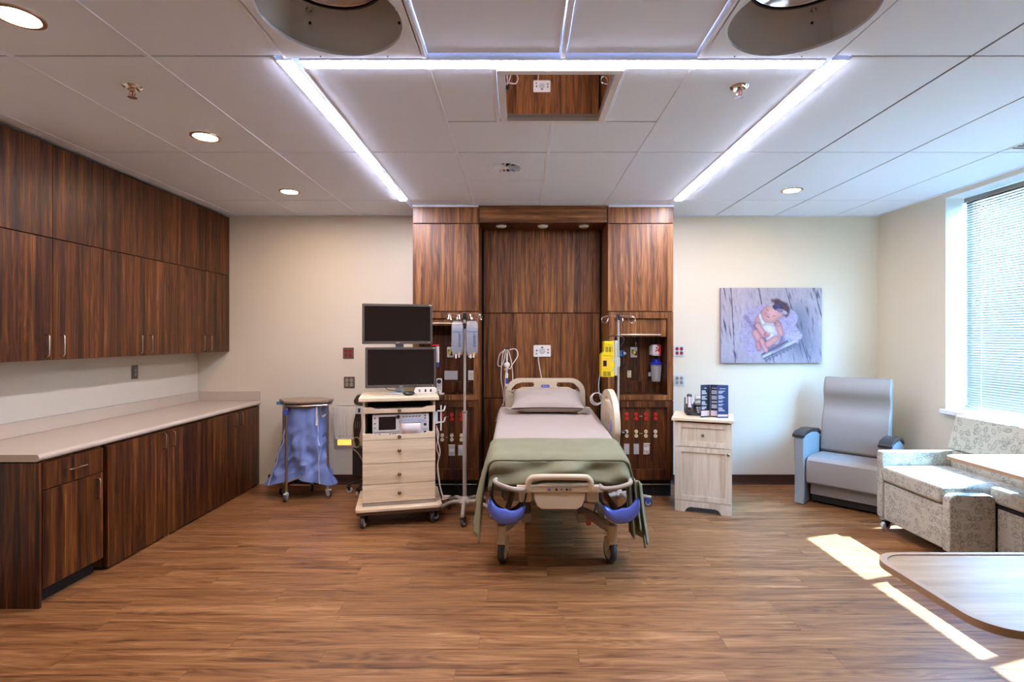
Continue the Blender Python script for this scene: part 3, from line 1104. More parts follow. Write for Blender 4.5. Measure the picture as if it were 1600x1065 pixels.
# cord bundle on a hook
hk = thing('hook', 'small black hook on the headwall left of the headboard', 'hook', P(792, 546, 5.279))
B(-.02, -.012, -.03, .02, -.0005, .02).build('plate', BLACKP, hk, bev=.003)
MB().tube(spline([(0, -.01, -.01), (0, -.05, -.015), (0, -.06, .012)]), .006, 8).build('prong', BLACKP, hk)
Yh = 5.225
px = lambda a, b, dy=0: P(a, b, Yh + dy)
loops = [([(790, 546), (781, 553), (778, 566), (779, 571), (784, 571), (788, 560), (790, 547)], 'wide white loop of monitor lead hanging leftmost on the hook'),
         ([(789, 545), (785, 556), (783, 590), (786, 610), (787, 630), (784, 650)], 'white monitor lead hanging straight from the hook, left strand'),
         ([(792, 545), (793, 560), (790, 585), (789, 610), (788, 626), (780, 642), (775, 658)], 'white monitor lead hanging straight from the hook, middle strand'),
         ([(794, 546), (799, 565), (801, 585), (801, 597)], 'white monitor lead hanging straight from the hook, right strand'),
         ([(796, 546), (805, 545), (809, 551), (808, 558), (800, 570), (797, 576), (792, 574), (788, 578)], 'white monitor lead curling out to the right of the hook')]
for i, (pts, lab) in enumerate(loops):
    cord('monitor_lead', lab, [px(a, b, -.012 * i) for a, b in pts], .0055, CORDW, 6, 'white leads on the headwall hook')
hs = thing('call_handset', 'white and blue call handset hanging in the cord bundle left of the headboard', 'handset', P(792, 592, 5.14))
MB().prism(rrect(-.012, -.075, .012, .06, .010), 'xz', -.012, .012).build('body', WHITE, hs, bev=.005)
B(-.0125, -.0135, -.045, .0125, -.0115, .012).build('button_pad', LABELBLUE, hs, bev=.001)
MB().tube(spline([(0, 0, .06), (.004, .0, .12), (-.004, .01, .20), (.0, .02, .26)]), .005, 8).build('cord', CORDW, hs)
MB().ball((.0, .015, .14), (.03, .02, .03)).build('strain_relief', WHITE, hs)

# small devices in the niches
NB = HF + .243


def gas_outlet(label, loc, top=.07):
    t = thing('gas_outlet', label, 'gas outlet', loc, group='gas outlets in the niches')
    MB().prism(rrect(-.033, -.052, .033, .052, .004), 'xz', -.01, -.0005).build('plate', WHITE, t, bev=.002)
    MB().lathe([(.001, -.05), (.016, -.05), (.018, -.03), (.022, -.0105)], n=20, axis='y').build('connector', mat('yellow_plastic', (226, 186, 40), rough=.4), t)
    MB().cyl((.014, -.04, 0.0), (.014, -.04, top + .03), .006, n=12).build('flow_tube', clear('clear_tube', (230, 230, 225), .15), t)
    MB().cyl((.014, -.04, -.03), (.014, -.04, .012), .011, n=12).build('knob', BLACKP, t)
    MB().cyl((-.014, -.03, -.01), (-.014, -.03, .028), .010, n=12).build('valve', mat('green_plastic', (80, 120, 60), rough=.4), t)
    return t


gas_outlet('white gas outlet with a yellow connector in the left niche, beside the IV bag', P(704, 550, NB))
gas_outlet('white gas outlet in the left niche, behind the right-hand IV bag', P(737, 550, NB), .02)
gas_outlet('white gas outlet with a clear flow tube in the right niche', P(990, 550, NB))
wp = thing('display_panel', 'plain pale rectangular panel on the back of the left niche', 'wall plate', P(705, 586, NB))
B(-.066, -.012, -.045, .066, -.0005, .045).build('housing', LGREY, wp, bev=.003)
B(-.060, -.0126, -.039, .060, -.0121, .039).build('face', mat('pale_grey_face', (196, 186, 180), rough=.5), wp, smooth=False)
sw = thing('rocker_switch', 'white rocker switch in the left niche behind the IV pole', 'switch', P(736, 586, NB))
MB().prism(rrect(-.028, -.048, .028, .048, .004), 'xz', -.007, -.0005).build('cover_plate', WHITE, sw, bev=.0015)
B(-.014, -.012, -.028, .014, -.0072, .028).build('rocker', IVORY, sw, bev=.002)
duplex('niche_outlet', 'ivory duplex outlet on the back of the right niche', P(983, 584, NB), IVORY, (IVORY, .04, .07), None, .028, .062)
bv = thing('vacuum_regulator', 'small blue vacuum regulator in the right niche beside the IV pole', 'regulator', P(972, 552, NB - .03))
B(-.035, -.02, -.028, .014, .02, .028).build('body', mat('sky_blue_plastic', (70, 130, 180), rough=.35), bv, bev=.004)
MB().cyl((.015, 0, 0), (.042, 0, 0), .022, .006, n=16).build('nozzle', LGREY, bv)
B(-.004, -.0206, -.026, .006, -.0201, .026).build('band', BLACKP, bv, smooth=False)
MB().cyl((-.01, .02, 0), (-.01, .03, 0), .012, n=12).build('inlet', CHROME, bv)
kn = thing('cable_coil', 'small black coil of tubing in the right niche under the blue regulator', 'tubing', P(973, 569, NB - .02))
MB().tube([(.02 * math.cos(a) - .012, -.01, .012 * math.sin(a)) for a in [2 * PI * i / 16 for i in range(16)]], .004, 6, True).build('left_loop', CORDK, kn)
MB().tube([(.016 * math.cos(a) + .014, -.012, .018 * math.sin(a)) for a in [2 * PI * i / 16 for i in range(16)]], .004, 6, True).build('right_loop', CORDK, kn)
sh = thing('vacuum_gauge', 'red and white suction gauge in the right niche above the canister', 'gauge', P(1023.5, 546.5, NB - .05))
B(-.05, -.02, -.05, -.035, .045, .042).build('bracket', LGREY, sh, bev=.003)
MB().prism(rrect(-.040, -.055, .042, .055, .018), 'xz', -.06, .03).build('body', WHITE, sh, bev=.006)
mb = MB()
mb.prism([(.0, .054), (.036, .05), (.040, .02), (.040, -.045), (.02, -.05), (-.012, -.045), (-.012, .0), (.012, .006), (.022, .03)], 'xz', -.0612, -.0602)
mb.build('red_print', REDP, sh, smooth=False)
MB().lathe([(.001, -.066), (.017, -.066), (.018, -.060)], c=(.006, 0, -.028), n=20, axis='y').build('gauge_dial', WHITE, sh)
MB().lathe([(.001, -.064), (.010, -.064), (.011, -.0602)], c=(.002, 0, .022), n=16, axis='y').build('knob', GREYP, sh)
MB().cyl((0, .03, 0), (0, .05, 0), .012, n=12).build('stem', CHROME, sh)
sc_ = thing('suction_canister', 'clear suction canister with a blue lid in the right niche', 'canister', P(1025, 596, NB - .075))
MB().lathe([(.001, .002), (.038, .002), (.044, .01), (.056, .165), (.056, .17), (.053, .17), (.041, .012), (.001, .006)], n=28).build('cup', mat('cloudy_cup', (206, 204, 204), rough=.12, alpha=.42), sc_)
MB().lathe([(.062, .168), (.062, .182), (.045, .190), (.03, .215), (.001, .22)], n=28).build('lid', mat('deep_blue_plastic', (28, 38, 150), rough=.35), sc_)
MB().cyl((-.015, 0, .205), (-.015, 0, .235), .008, n=10).cyl((.02, 0, .2), (.02, -.0, .228), .007, n=10).build('port', mat('deep_blue_plastic', (28, 38, 150)), sc_)
mb = MB()
for k in range(8):
    z = .03 + k * .016
    r = .0455 + (z - .01) * .0775
    mb.grid(lambda u, v, z=z, r=r: (r * math.sin(-.4 + .5 * u), -r * math.cos(-.4 + .5 * u), z + .002 * v), 4, 1)
mb.build('graduations', WHITE, sc_, solid=.0006)
MB().box(-.062, .05, .05, .062, .06, .09).box(-.01, .055, .05, .01, .072, .09).build('bracket', LGREY, sc_, bev=.002)
# remote control standing on the niche shelf of the left tower
rc = thing('phone_handset', 'white cordless handset standing in its charger on the left niche ledge', 'handset', (P(686, 616, HF + .03).x, HF + .045, hz(617) + .001))
MB().prism(rrect(-.045, 0, .045, .012, .003), 'xz', -.035, .035).build('charger', WHITE, rc, bev=.003)
MB().prism(rrect(-.026, 0.0125, .026, .155, .012), 'xz', -.012, .012).build('handset', WHITE, rc, bev=.004)
MB().lathe([(.001, -.0135), (.019, -.0135), (.020, -.0121)], c=(0, 0, .125), n=24, axis='y').build('dial', mat('navy_print', (24, 32, 58), rough=.4), rc)
mb = MB()
for x in (-.010, .010):
    for z in (.03, .055, .08):
        mb.box(x - .004, -.0132, z - .003, x + .004, -.0121, z + .003)
mb.build('keys', GREYP, rc, smooth=False)

# wire basket and night light on the back wall
WIRE = mat('white_coated_wire', (232, 226, 216), rough=.45)
bk = thing('wire_basket', 'white wire basket hanging on the back wall left of the cart', 'basket', (-1.775, YB, .49))
tw, bw, h, td, bd_ = .115, .095, .33, .145, .10
top = [(-tw, -td, h), (tw, -td, h), (tw, -.004, h), (-tw, -.004, h)]
bot = [(-bw, -bd_, 0), (bw, -bd_, 0), (bw, -.004, 0), (-bw, -.004, 0)]
MB().tube(top, .0055, 6, True).build('rim', WIRE, bk)
MB().tube(bot, .005, 6, True).build('bottom_rim', WIRE, bk)
mid = [tuple((Vector(a) * .5 + Vector(b) * .5)) for a, b in zip(top, bot)]
for k in range(7):
    f = k / 6
    MB().tube([Vector(bot[0]).lerp(Vector(bot[1]), f), Vector(top[0]).lerp(Vector(top[1]), f)], .0042, 5).build('wire', WIRE, bk)
    MB().tube([Vector(bot[3]).lerp(Vector(bot[2]), f), Vector(top[3]).lerp(Vector(top[2]), f)], .0042, 5).build('wire', WIRE, bk)
    MB().tube([Vector(bot[0]).lerp(Vector(bot[1]), f), Vector(bot[3]).lerp(Vector(bot[2]), f)], .0038, 5).build('wire', WIRE, bk)
for k in range(1, 4):
    f = k / 4
    for (i, j) in ((0, 3), (1, 2)):
        MB().tube([Vector(bot[i]).lerp(Vector(bot[j]), f), Vector(top[i]).lerp(Vector(top[j]), f)], .0042, 5).build('wire', WIRE, bk)
nl = thing('night_light', 'square wall night light with glowing amber louvers below the wire basket', 'night light', P(538.5, 690, YB))
MB().ringplate(rrect(-.108, -.066, .108, .066, .004), [rrect(-.072, -.034, .072, .026, .002)], 'xz', -.008, -.0005).build('cover_plate', mat('lilac_grey_plate', (200, 184, 178), rough=.4, metal=.2), nl, bev=.001, seg=1)
B(-.072, -.003, -.034, .072, -.0006, .026).build('lamp_panel', emission('amber_glow', (255, 206, 96), .45), nl, smooth=False)
for k in range(4):
    z = -.030 + k * .0155
    B(-.072, -.0075, z, .072, -.0035, z + .0035).build('louver', mat('amber_louver', (236, 190, 100), rough=.4), nl, smooth=False)

# ================================================================== CANVAS PHOTO
cw, ch_ = 1.038, .772
cv = thing('canvas_print', 'canvas photograph of a sleeping newborn in a basket on white boards', 'picture', (2.588, YB - .001, 1.642))
B(-cw / 2, -.036, -ch_ / 2, cw / 2, -.001, ch_ / 2).build('stretcher', mat('canvas_edge', (150, 148, 176), rough=.7), cv, bev=.002)


def sd_caps(x, y, ax, ay, bx, by, r):
    dx, dy = bx - ax, by - ay
    t = max(0, min(1, ((x - ax) * dx + (y - ay) * dy) / (dx * dx + dy * dy + 1e-9)))
    return math.hypot(x - ax - t * dx, y - ay - t * dy) - r


def paint(u, v):
    """picture colour (sRGB 0..255); u right 0..1.345, v down 0..1 (in picture heights)"""
    nz = lambda s, o=0: noise.noise(Vector((u * s + o, v * s, o)))
    c = Vector((190, 182, 200))
    c += Vector((1, 1, 1)) * (10 * nz(2.0) + 12 * noise.noise(Vector((u * 22 + v * 3, v * 2.5, 3))) + 8 * nz(30, 5))
    c += Vector((10, 6, 2)) * (0.5 - v)
    def over(col, a):
        nonlocal c
        a = max(0, min(1, a))
        c = c * (1 - a) + Vector(col) * a
    S = lambda d, w_=.006: max(0, min(1, .5 - d / w_))
    # board seams, slanting
    for (xa, xb) in ((.135, .19), (.50, .71), (.86, 1.17), (1.24, 1.50), (-.02, -.02)):
        xs = xa + (xb - xa) * v + .006 * nz(9, xa)
        over((38, 36, 56), S(abs(u - xs) - .0045 - .004 * nz(14, 2), .008))
    # cracks
    k = noise.noise(Vector((u * 38 - v * 7, v * 5, 9)))
    over((66, 64, 88), max(0, k - .28) * 2.2 * (1.0 if u > .9 or u < .2 else .35))
    # soft cast shadow on the boards
    d = sd_caps(u, v, 1.0, .42, 1.05, .72, .18)
    over((96, 100, 128), .6 * max(0, min(1, .5 - d / .25)))
    # ruffled lilac blanket
    n1 = .04 * nz(9, 1) + .018 * nz(26, 2)
    d = min(sd_caps(u, v, .46, .42, .44, .72, .17), sd_caps(u, v, .62, .33, .90, .42, .13), sd_caps(u, v, .50, .78, .92, .68, .10), sd_caps(u, v, .8, .5, .92, .6, .12)) + n1
    tex = nz(34, 4) * 22 + nz(70, 6) * 14
    over(Vector((186, 176, 214)) + Vector((1, 1, 1.0)) * tex, S(d, .02))
    over((120, 108, 160), .55 * S(sd_caps(u, v, .33, .39, .45, .55, .028) + .01 * nz(20), .03))
    # basket front rail
    d = sd_caps(u, v, .56, .90, 1.02, .655, .028)
    over((150, 156, 176), S(d))
    over((56, 58, 78), S(sd_caps(u, v, .55, .885, .98, .66, .007)))
    over((66, 66, 90), S(sd_caps(u, v, .57, .945, 1.0, .74, .006)))
    over((214, 216, 230), S(sd_caps(u, v, .57, .915, 1.0, .70, .012)))
    over(Vector((196, 190, 226)) + Vector((1, 1, 1)) * tex, S(sd_caps(u, v, .88, .65, 1.03, .64, .055) + .03 * nz(28, 8), .02))
    # ruffle shadows
    k = noise.noise(Vector((u * 16, v * 16, 21)))
    over((126, 116, 164), .5 * max(0, k) * S(min(sd_caps(u, v, .46, .42, .44, .72, .15), sd_caps(u, v, .8, .42, .93, .62, .10)), .03))
    # basket rim with a scalloped edge
    sc2 = .012 * math.sin((u * .87 - v * .5) * 120)
    over((120, 122, 146), S(sd_caps(u, v, .60, .965, 1.0, .76, .018) + sc2, .012))

    def limb(ax, ay, bx, by, r, col=(216, 154, 158), wob=0.0):
        """rounded limb in the print: darker towards its outline"""
        d_ = sd_caps(u, v, ax, ay, bx, by, r) + wob * nz(14, ax * 9)
        m = max(0.0, min(1.0, -d_ / r))
        sh_ = .84 + .26 * math.sqrt(m)
        over((118, 70, 92), .28 * S(d_ - .010, .016))
        over([min(255, q * sh_) for q in col], S(d_, .007))
    cloth = Vector((218, 218, 230)) + Vector((1, 1, 1)) * (14 * nz(40, 7) + 12 * nz(12, 8))
    over((104, 90, 130), .6 * S(sd_caps(u, v, .60, .52, .70, .70, .15), .06))
    limb(.51, .42, .50, .50, .046)
    limb(.60, .47, .70, .66, .098, tuple(cloth), .01)
    limb(.53, .37, .565, .47, .030, tuple(cloth))
    over((160, 158, 186), .6 * S(sd_caps(u, v, .56, .485, .71, .50, .008), .02))
    over((160, 158, 186), .5 * S(sd_caps(u, v, .60, .58, .74, .62, .006), .02))
    over((120, 96, 120), .6 * S(sd_caps(u, v, .52, .47, .44, .50, .012), .03))
    limb(.46, .60, .52, .70, .046)
    limb(.54, .70, .60, .83, .032)
    limb(.49, .74, .51, .81, .027, (206, 140, 148))
    limb(.63, .75, .73, .68, .044)
    limb(.49, .50, .575, .625, .036)
    for q in range(4):
        limb(.585 + q * .008, .625 - q * .006, .615 + q * .010, .650 - q * .010, .009)
    limb(.80, .61, .76, .49, .040)
    limb(.735, .455, .765, .485, .026)
    for q in range(4):
        limb(.715 + q * .013, .440 + q * .004, .720 + q * .014, .462, .008)
    limb(.655, .355, .735, .30, .116, (222, 166, 166))
    over(Vector((84, 50, 62)) + Vector((1, 1, 1)) * 22 * nz(30), S(max(sd_caps(u, v, .735, .265, .80, .30, .118), -((u - .66) * .7 + (v - .17) * -.6 - .012)) + .01 * nz(26), .03))
    over(Vector((186, 178, 200)) + Vector((1, 1, 1)) * 14 * nz(60), S(max(sd_caps(u, v, .64, .215, .86, .335, .024), sd_caps(u, v, .70, .3, .76, .30, .15))))
    over(Vector((62, 46, 92)) + Vector((1, 1, 1)) * 40 * nz(40, 2), S(sd_caps(u, v, .745, .250, .775, .255, .052) + .018 * nz(26)))
    over(Vector((140, 120, 168)) + Vector((1, 1, 1)) * 30 * nz(50, 2), S(sd_caps(u, v, .775, .30, .80, .305, .026) + .014 * nz(30)))
    # sleeping face
    over((190, 122, 130), .55 * S(sd_caps(u, v, .60, .345, .60, .345, .03), .05))
    over((126, 72, 84), .85 * S(sd_caps(u, v, .605, .288, .635, .308, .0035), .008))
    over((126, 72, 84), .85 * S(sd_caps(u, v, .690, .375, .718, .378, .0035), .008))
    over((238, 190, 186), .7 * S(sd_caps(u, v, .640, .330, .660, .350, .011), .02))
    over((170, 104, 112), .7 * S(sd_caps(u, v, .636, .356, .660, .362, .004), .008))
    over((168, 76, 92), .9 * S(sd_caps(u, v, .618, .382, .642, .392, .007), .010))
    c = c * .82
    return c


NU, NV = 200, 148
mb = MB()
mb.grid(lambda u, v: (-cw / 2 + .001 + (cw - .002) * u, -.0368, ch_ / 2 - .001 - (ch_ - .002) * v), NU, NV)
PM = bpy.data.materials.new('printed_canvas')
PM.use_nodes = True
pb = PM.node_tree.nodes['Principled BSDF']
pb.inputs['Roughness'].default_value = .6
at = PM.node_tree.nodes.new('ShaderNodeVertexColor')
at.layer_name = 'print'
PM.node_tree.links.new(at.outputs[0], pb.inputs['Base Color'])
pr = mb.build('print', PM, cv, smooth=False)
ca = pr.data.color_attributes.new('print', 'FLOAT_COLOR', 'POINT')
buf = []
for vt in pr.data.vertices:
    u = (vt.co.x + cw / 2) / ch_
    v = (ch_ / 2 - vt.co.z) / ch_
    c = paint(u, v)
    buf.extend(lin(*[max(0, min(255, q)) for q in c]))
ca.data.foreach_set('color', buf)

# ================================================================== casters
def caster_parts(t, x, y, ztop, wr, ww, rz, fork_m, tire_m, hub_m, twin=False, lever=None):
    """swivel caster as one part `caster` with sub-parts tire and hub; rz is the trailing direction"""
    m = Matrix.Translation((x, y, 0)) @ Matrix.Rotation(rz, 4, 'Z')
    off = wr * .45
    mb = MB(m)
    mb.cyl((0, 0, wr * 1.7), (0, 0, ztop), ww * .42, n=12)
    mb.box(-ww * .7, -wr * .35, wr * 1.75, ww * .7, off + wr * .5, wr * 2.1)
    for s in (-1, 1):
        mb.prism([(-wr * .35, wr * 1.8), (off + wr * .5, wr * 1.8), (off + wr * .28, wr * .85), (off - wr * .28, wr * .85)], 'yz', s * ww * .70 - ww * .08, s * ww * .70 + ww * .08)
    c = mb.build('caster', fork_m, t, bev=.003)
    M2 = m @ Matrix.Translation((0, off, wr))
    MB(M2).lathe([(wr * .72, -ww / 2), (wr * .93, -ww / 2), (wr, -ww * .3), (wr, ww * .3), (wr * .93, ww / 2), (wr * .72, ww / 2)], n=28, axis='x').build('tire', tire_m, c)
    MB(M2).lathe([(.001, -ww * .56), (wr * .3, -ww * .56), (wr * .55, -ww * .42), (wr * .73, -ww * .46), (wr * .73, ww * .46), (wr * .55, ww * .42), (wr * .3, ww * .56), (.001, ww * .56)],
                 n=24, axis='x').build('hub', hub_m, c)
    if lever:
        MB(m).prism([(-wr * .3, wr * 2.1), (-wr * 1.0, wr * 1.7), (-wr * 1.0, wr * 1.55), (-wr * .3, wr * 1.9)], 'yz', -ww * .6, ww * .6).build('brake_lever', lever, c, bev=.002)
    return c


# ================================================================== HOSPITAL BED
BX = .25
bed = thing('hospital_bed', 'hospital birthing bed with cream headboard, foot tray and blue calf supports, against the headwall', 'bed', (BX, 4.15, 0))
OY = 4.15


def zt(Y):
    """mattress top height"""
    k = [(3.28, .722), (3.36, .733), (3.66, .772), (4.5, .822), (5.05, .842)]
    for (a, za), (b, zb) in zip(k[:-1], k[1:]):
        if Y <= b:
            return za + (zb - za) * (Y - a) / (b - a)
    return k[-1][1]


MW = .44
mb = MB()


def matfn(u, v):
    Y = 3.37 + (5.02 - 3.37) * v
    a = 2 * PI * u
    hw, hh = MW, .075
    n = .16
    cx, cz = math.cos(a), math.sin(a)
    x = hw * math.copysign(abs(cx) ** n, cx)
    z = hh * math.copysign(abs(cz) ** n, cz)
    return (x, Y - OY, zt(Y) - .080 + z)


mb.grid(matfn, 64, 12, True)
mat_o = mb.build('mattress', mat('mattress_vinyl', (150, 150, 160), rough=.6), bed)
# deck under the mattress
B(-.40, 3.42 - OY, .50, .40, 5.0 - OY, .575).build('deck', BEDMETAL, bed, bev=.01)
# headboard: rounded plate with two hand holes
YH = 5.06
hw = .388
hz0, hz1 = .62, CAMZ - 64 / 808 * 5.06 + .003


def arcpts(cx, cz, r, a0, a1, n=8):
    return [(cx + r * math.cos(R(a0 + (a1 - a0) * i / n)), cz + r * math.sin(R(a0 + (a1 - a0) * i / n))) for i in range(n + 1)]


outer = [(-hw - .01, hz0)] + [(hw + .01, hz0), (hw, hz1 - .19)] + arcpts(hw - .14, hz1 - .14, .14, 0, 90) + arcpts(-hw + .14, hz1 - .14, .14, 90, 180) + [(-hw, hz1 - .19)]


def hole(s):
    # bent slot following the rounded shoulder
    pts_o = [(.12, -.040), (.23, -.040), (.285, -.055), (.325, -.095), (.338, -.135)]
    pts_i = [(.318, -.148), (.300, -.140), (.275, -.110), (.225, -.088), (.12, -.086), (.108, -.063)]
    return [(s * p[0], hz1 + p[1]) for p in pts_o + pts_i]


MB().ringplate(outer, [hole(1), hole(-1)], 'xz', YH - OY - .022, YH - OY + .022).build('headboard', CREAM, bed, bev=.008, seg=3)
hb = [o for o in bed.children if o.name.startswith('headboard')][0]
y_ = YH - OY - .0225
inn = [(-.34, hz0 + .02), (.34, hz0 + .02), (.34, hz1 - .20), (.30, hz1 - .165), (-.30, hz1 - .165), (-.34, hz1 - .20)]
MB().tube([(p[0], y_, p[1]) for p in inn], .004, 6, True).tube([(-.31, y_, hz1 - .112), (.31, y_, hz1 - .112)], .004, 6).tube(
    [(-.10, y_, hz1 - .035), (.10, y_, hz1 - .035)], .003, 6).build('moulded_rib', CREAM, hb)
MB().prism(rrect(-.042, hz1 - .088, .042, hz1 - .062, .012), 'xz', y_ - .004, y_).build('badge', LABELBLUE, hb, bev=.001)
text_part('Hill-Rom', .019, mat('badge_white', (200, 206, 236), rough=.5), hb, Vector((0, y_ - .0045, hz1 - .075)), RFRONT)

# side rail, raised on the nightstand side
SXR = .49
ol = []
Ya, Yb_ = 4.02, 4.72
ctr = spline([(Ya + .06, .70, 0), (Ya + .0, .78, 0), (Ya + .03, .92, 0), (Ya + .13, 1.02, 0), (Ya + .28, 1.075, 0), (Ya + .45, 1.07, 0), (Ya + .60, 1.02, 0), (Yb_ - .01, .90, 0),
              (Yb_, .76, 0), (Yb_ - .04, .66, 0), (Yb_ - .16, .62, 0), (Ya + .40, .61, 0), (Ya + .34, .66, 0), (Ya + .22, .66, 0), (Ya + .18, .60, 0), (Ya + .10, .61, 0), (Ya + .06, .70, 0)], 4)[:-1]
outl = [(p.x - OY, p.y) for p in ctr]
hole_ = [(p.x - OY, p.y) for p in spline([(Ya + .13, .955, 0), (Ya + .22, 1.0, 0), (Ya + .36, 1.02, 0), (Ya + .47, 1.005, 0), (Ya + .46, .965, 0), (Ya + .34, .965, 0), (Ya + .22, .93, 0), (Ya + .13, .955, 0)], 4)[:-1]]
rail = MB().ringplate(outl, [hole_], 'yz', SXR, SXR + .045).build('side_rail', CREAM, bed, bev=.012, seg=3)
rail_hole2 = MB().prism(rrect(Ya + .25 - OY, .80, Ya + .42 - OY, .90, .02), 'yz', SXR - .006, SXR - .0005).build('control_pad', mat('tan_keypad', (188, 168, 140), rough=.5), rail, bev=.002)
MB().prism(rrect(Ya + .12 - OY, .76, Ya + .20 - OY, .86, .03), 'yz', SXR - .004, SXR - .0005).build('badge', mat('badge_lilac', (150, 150, 210), rough=.4), rail, bev=.001)
MB().tube([(SXR + .02, 4.2 - OY, .62), (SXR + .02, 4.2 - OY, .48), (SXR - .05, 4.2 - OY, .45)], .016, 8).tube(
    [(SXR + .02, 4.5 - OY, .62), (SXR + .02, 4.5 - OY, .48), (SXR - .05, 4.5 - OY, .45)], .016, 8).build('rail_arm', BEDMETAL, rail)
# frame
mb = MB()
for s in (-1, 1):
    mb.box(s * .33 - .025, 3.62 - OY, .40, s * .33 + .025, 4.95 - OY, .47)
mb.box(-.36, 3.58 - OY, .385, .36, 3.66 - OY, .455).box(-.36, 4.86 - OY, .40, .36, 4.92 - OY, .47)
mb.box(-.34, 3.62 - OY, .47, .34, 3.70 - OY, .50).box(-.34, 4.75 - OY, .47, .34, 4.83 - OY, .50)
mb.build('upper_frame', BEDMETAL, bed, bev=.006)
mb = MB()
for s in (-1, 1):
    mb.box(s * .20 - .035, 3.70 - OY, .19, s * .20 + .035, 4.80 - OY, .26)
mb.box(-.23, 4.05 - OY, .20, .23, 4.13 - OY, .25).box(-.23, 4.6 - OY, .20, .23, 4.68 - OY, .25)
mb.build('base_frame', BEDMETAL, bed, bev=.008)
BLK = mat('lift_column_black', (30, 28, 27), rough=.5)
for yy in (3.95, 4.62):
    MB().box(-.10, yy - .07 - OY, .262, .10, yy + .07 - OY, .385).build('lift_column', BLK, bed, bev=.008)
    MB().box(-.33, yy - .04 - OY, .386, .33, yy + .04 - OY, .399).build('lift_bracket', BEDMETAL, bed, bev=.003)
# caster arms
for (sx, yy, y2) in ((-1, 3.47, 3.82), (1, 3.47, 3.82), (-1, 4.93, 4.72), (1, 4.93, 4.72)):
    xe = sx * (.37 if yy < 4 else .38)
    MB().tube([(sx * .20, y2 - OY, .235), (sx * .27, (y2 * .6 + yy * .4) - OY, .245), (xe, yy - OY, .235)], .038, 10).build('caster_arm', BEDMETAL, bed)
    c = caster_parts(bed, xe, yy - OY, .245, .078, .042, R(12) * sx if yy < 4 else R(170), CREAM, RUBBER, CREAM)
    MB().cyl((xe, yy - OY, .165), (xe, yy - OY, .262), .033, n=18).build('stem_cover', CREAM, c)
# diagonal leg arm seen at the right of the foot section
MB().prism([(3.50 - OY, .22), (3.56 - OY, .21), (3.98 - OY, .44), (3.94 - OY, .50)], 'yz', .30, .345).build('support_strut', BEDMETAL, bed, bev=.006)
# brake and steer pedals
for (x, m_, z) in ((.30, mat('green_pedal', (50, 120, 84), rough=.45), .335), (.265, mat('orange_red_pedal', (196, 62, 34), rough=.45), .15)):
    MB().prism(rrect(x - .02, z - .035, x + .02, z + .035, .012), 'xz', 3.86 - OY, 3.90 - OY).build('foot_pedal', m_, bed, bev=.004)

# foot end: tray, handle, bucket
FY = 3.255 - OY
B(-.27, FY - .02, .545, .275, FY + .10, .590).build('foot_tray', CREAM, bed, bev=.008, seg=3)
ft = [o for o in bed.children if o.name.startswith('foot_tray')][0]
MB().prism(rrect(-.085, .553, .085, .580, .012), 'xz', FY - .0225, FY - .0203).build('control_strip', mat('tan_keypad', (188, 168, 140)), ft, smooth=False)
for (x, m_) in ((-.065, LABELBLUE), (-.02, BLACKP), (.012, GREYP), (.045, BLACKP), (.065, GREYP)):
    MB().lathe([(.001, -.003), (.007, -.003), (.008, 0)], c=(x, FY - .0226, .567), n=12, axis='y').build('key', m_, ft)
MB().tube(spline([(-.195, FY - .012, .565), (-.195, FY - .02, .61), (-.180, FY - .025, .635), (-.150, FY - .028, .645), (0, FY - .03, .648), (.150, FY - .028, .645), (.180, FY - .025, .635),
                  (.195, FY - .02, .61), (.195, FY - .012, .565)], 4), .019, 12).build('foot_handle', CREAM, bed)
MB().prism([(-.165, .545), (-.158, .50), (-.14, .455), (-.11, .438), (.11, .438), (.14, .455), (.158, .50), (.165, .545)], 'xz', FY - .01, FY + .17).build('basin_housing', CREAM, bed, bev=.008, seg=3)
for s in (-1, 1):
    MB().prism(rrect(s * .215 - .04, .47, s * .215 + .04, .543, .015), 'xz', FY + .03, FY + .14).build('latch_housing', CREAM, bed, bev=.006)
# calf supports: glossy crescent troughs on black shells with cream push bars
for s, cx, cz, tilt in ((-1, -.335, .462, -14), (1, .382, .466, 10)):
    M_ = Matrix.Translation((cx, 0, cz)) @ Matrix.Rotation(R(-tilt), 4, 'Y')
    mb = MB(M_)
    n = 26
    sec = 10

    def crescent(u, v, sgn=1):
        a = PI * (.96 + 1.10 * u)
        wgt = math.sin(PI * min(1, max(0, u)))
        th_ = .010 + .040 * (wgt ** .8)            # radial half thickness
        rm = .118 - th_
        b = 2 * PI * v
        rr = rm + th_ * math.cos(b)
        yy = FY - .045 + .022 * math.sin(b)
        return (rr * math.cos(a), yy, rr * math.sin(a) + .012)
    mb.grid(lambda u, v: crescent(u, v), n, sec)
    cs = mb.build('calf_support', BLUEP, bed, weld=True)
    # trough running back under the calf
    mb = MB(M_)
    mb.grid(lambda u, v: ((.100) * math.cos(PI * (1.0 + u)), FY - .035 + .23 * v, .100 * math.sin(PI * (1.0 + u)) + .010), 18, 4)
    mb.build('trough', BLUEP if False else BLK, cs, solid=.012)
    MB(M_).tube(spline([(-.100, FY + .02, .138), (-.105, FY - .01, .134), (-.080, FY - .026, .124), (0, FY - .030, .118), (.070, FY - .024, .124), (.090, FY - .01, .134), (.085, FY + .02, .138)], 4), .014, 10
                ).build('push_bar', BEDMETAL, cs)
    MB(M_).box(-.118, FY + .03, .02, -.100, FY + .15, .14).box(.100, FY + .03, .02, .118, FY + .15, .14).build('side_shell', BLK, cs, bev=.004)
    MB().cyl((cx, FY + .12, cz - .08), (cx * .9, FY + .34, .43), .02, n=10).build('mount_arm', BEDMETAL, cs)

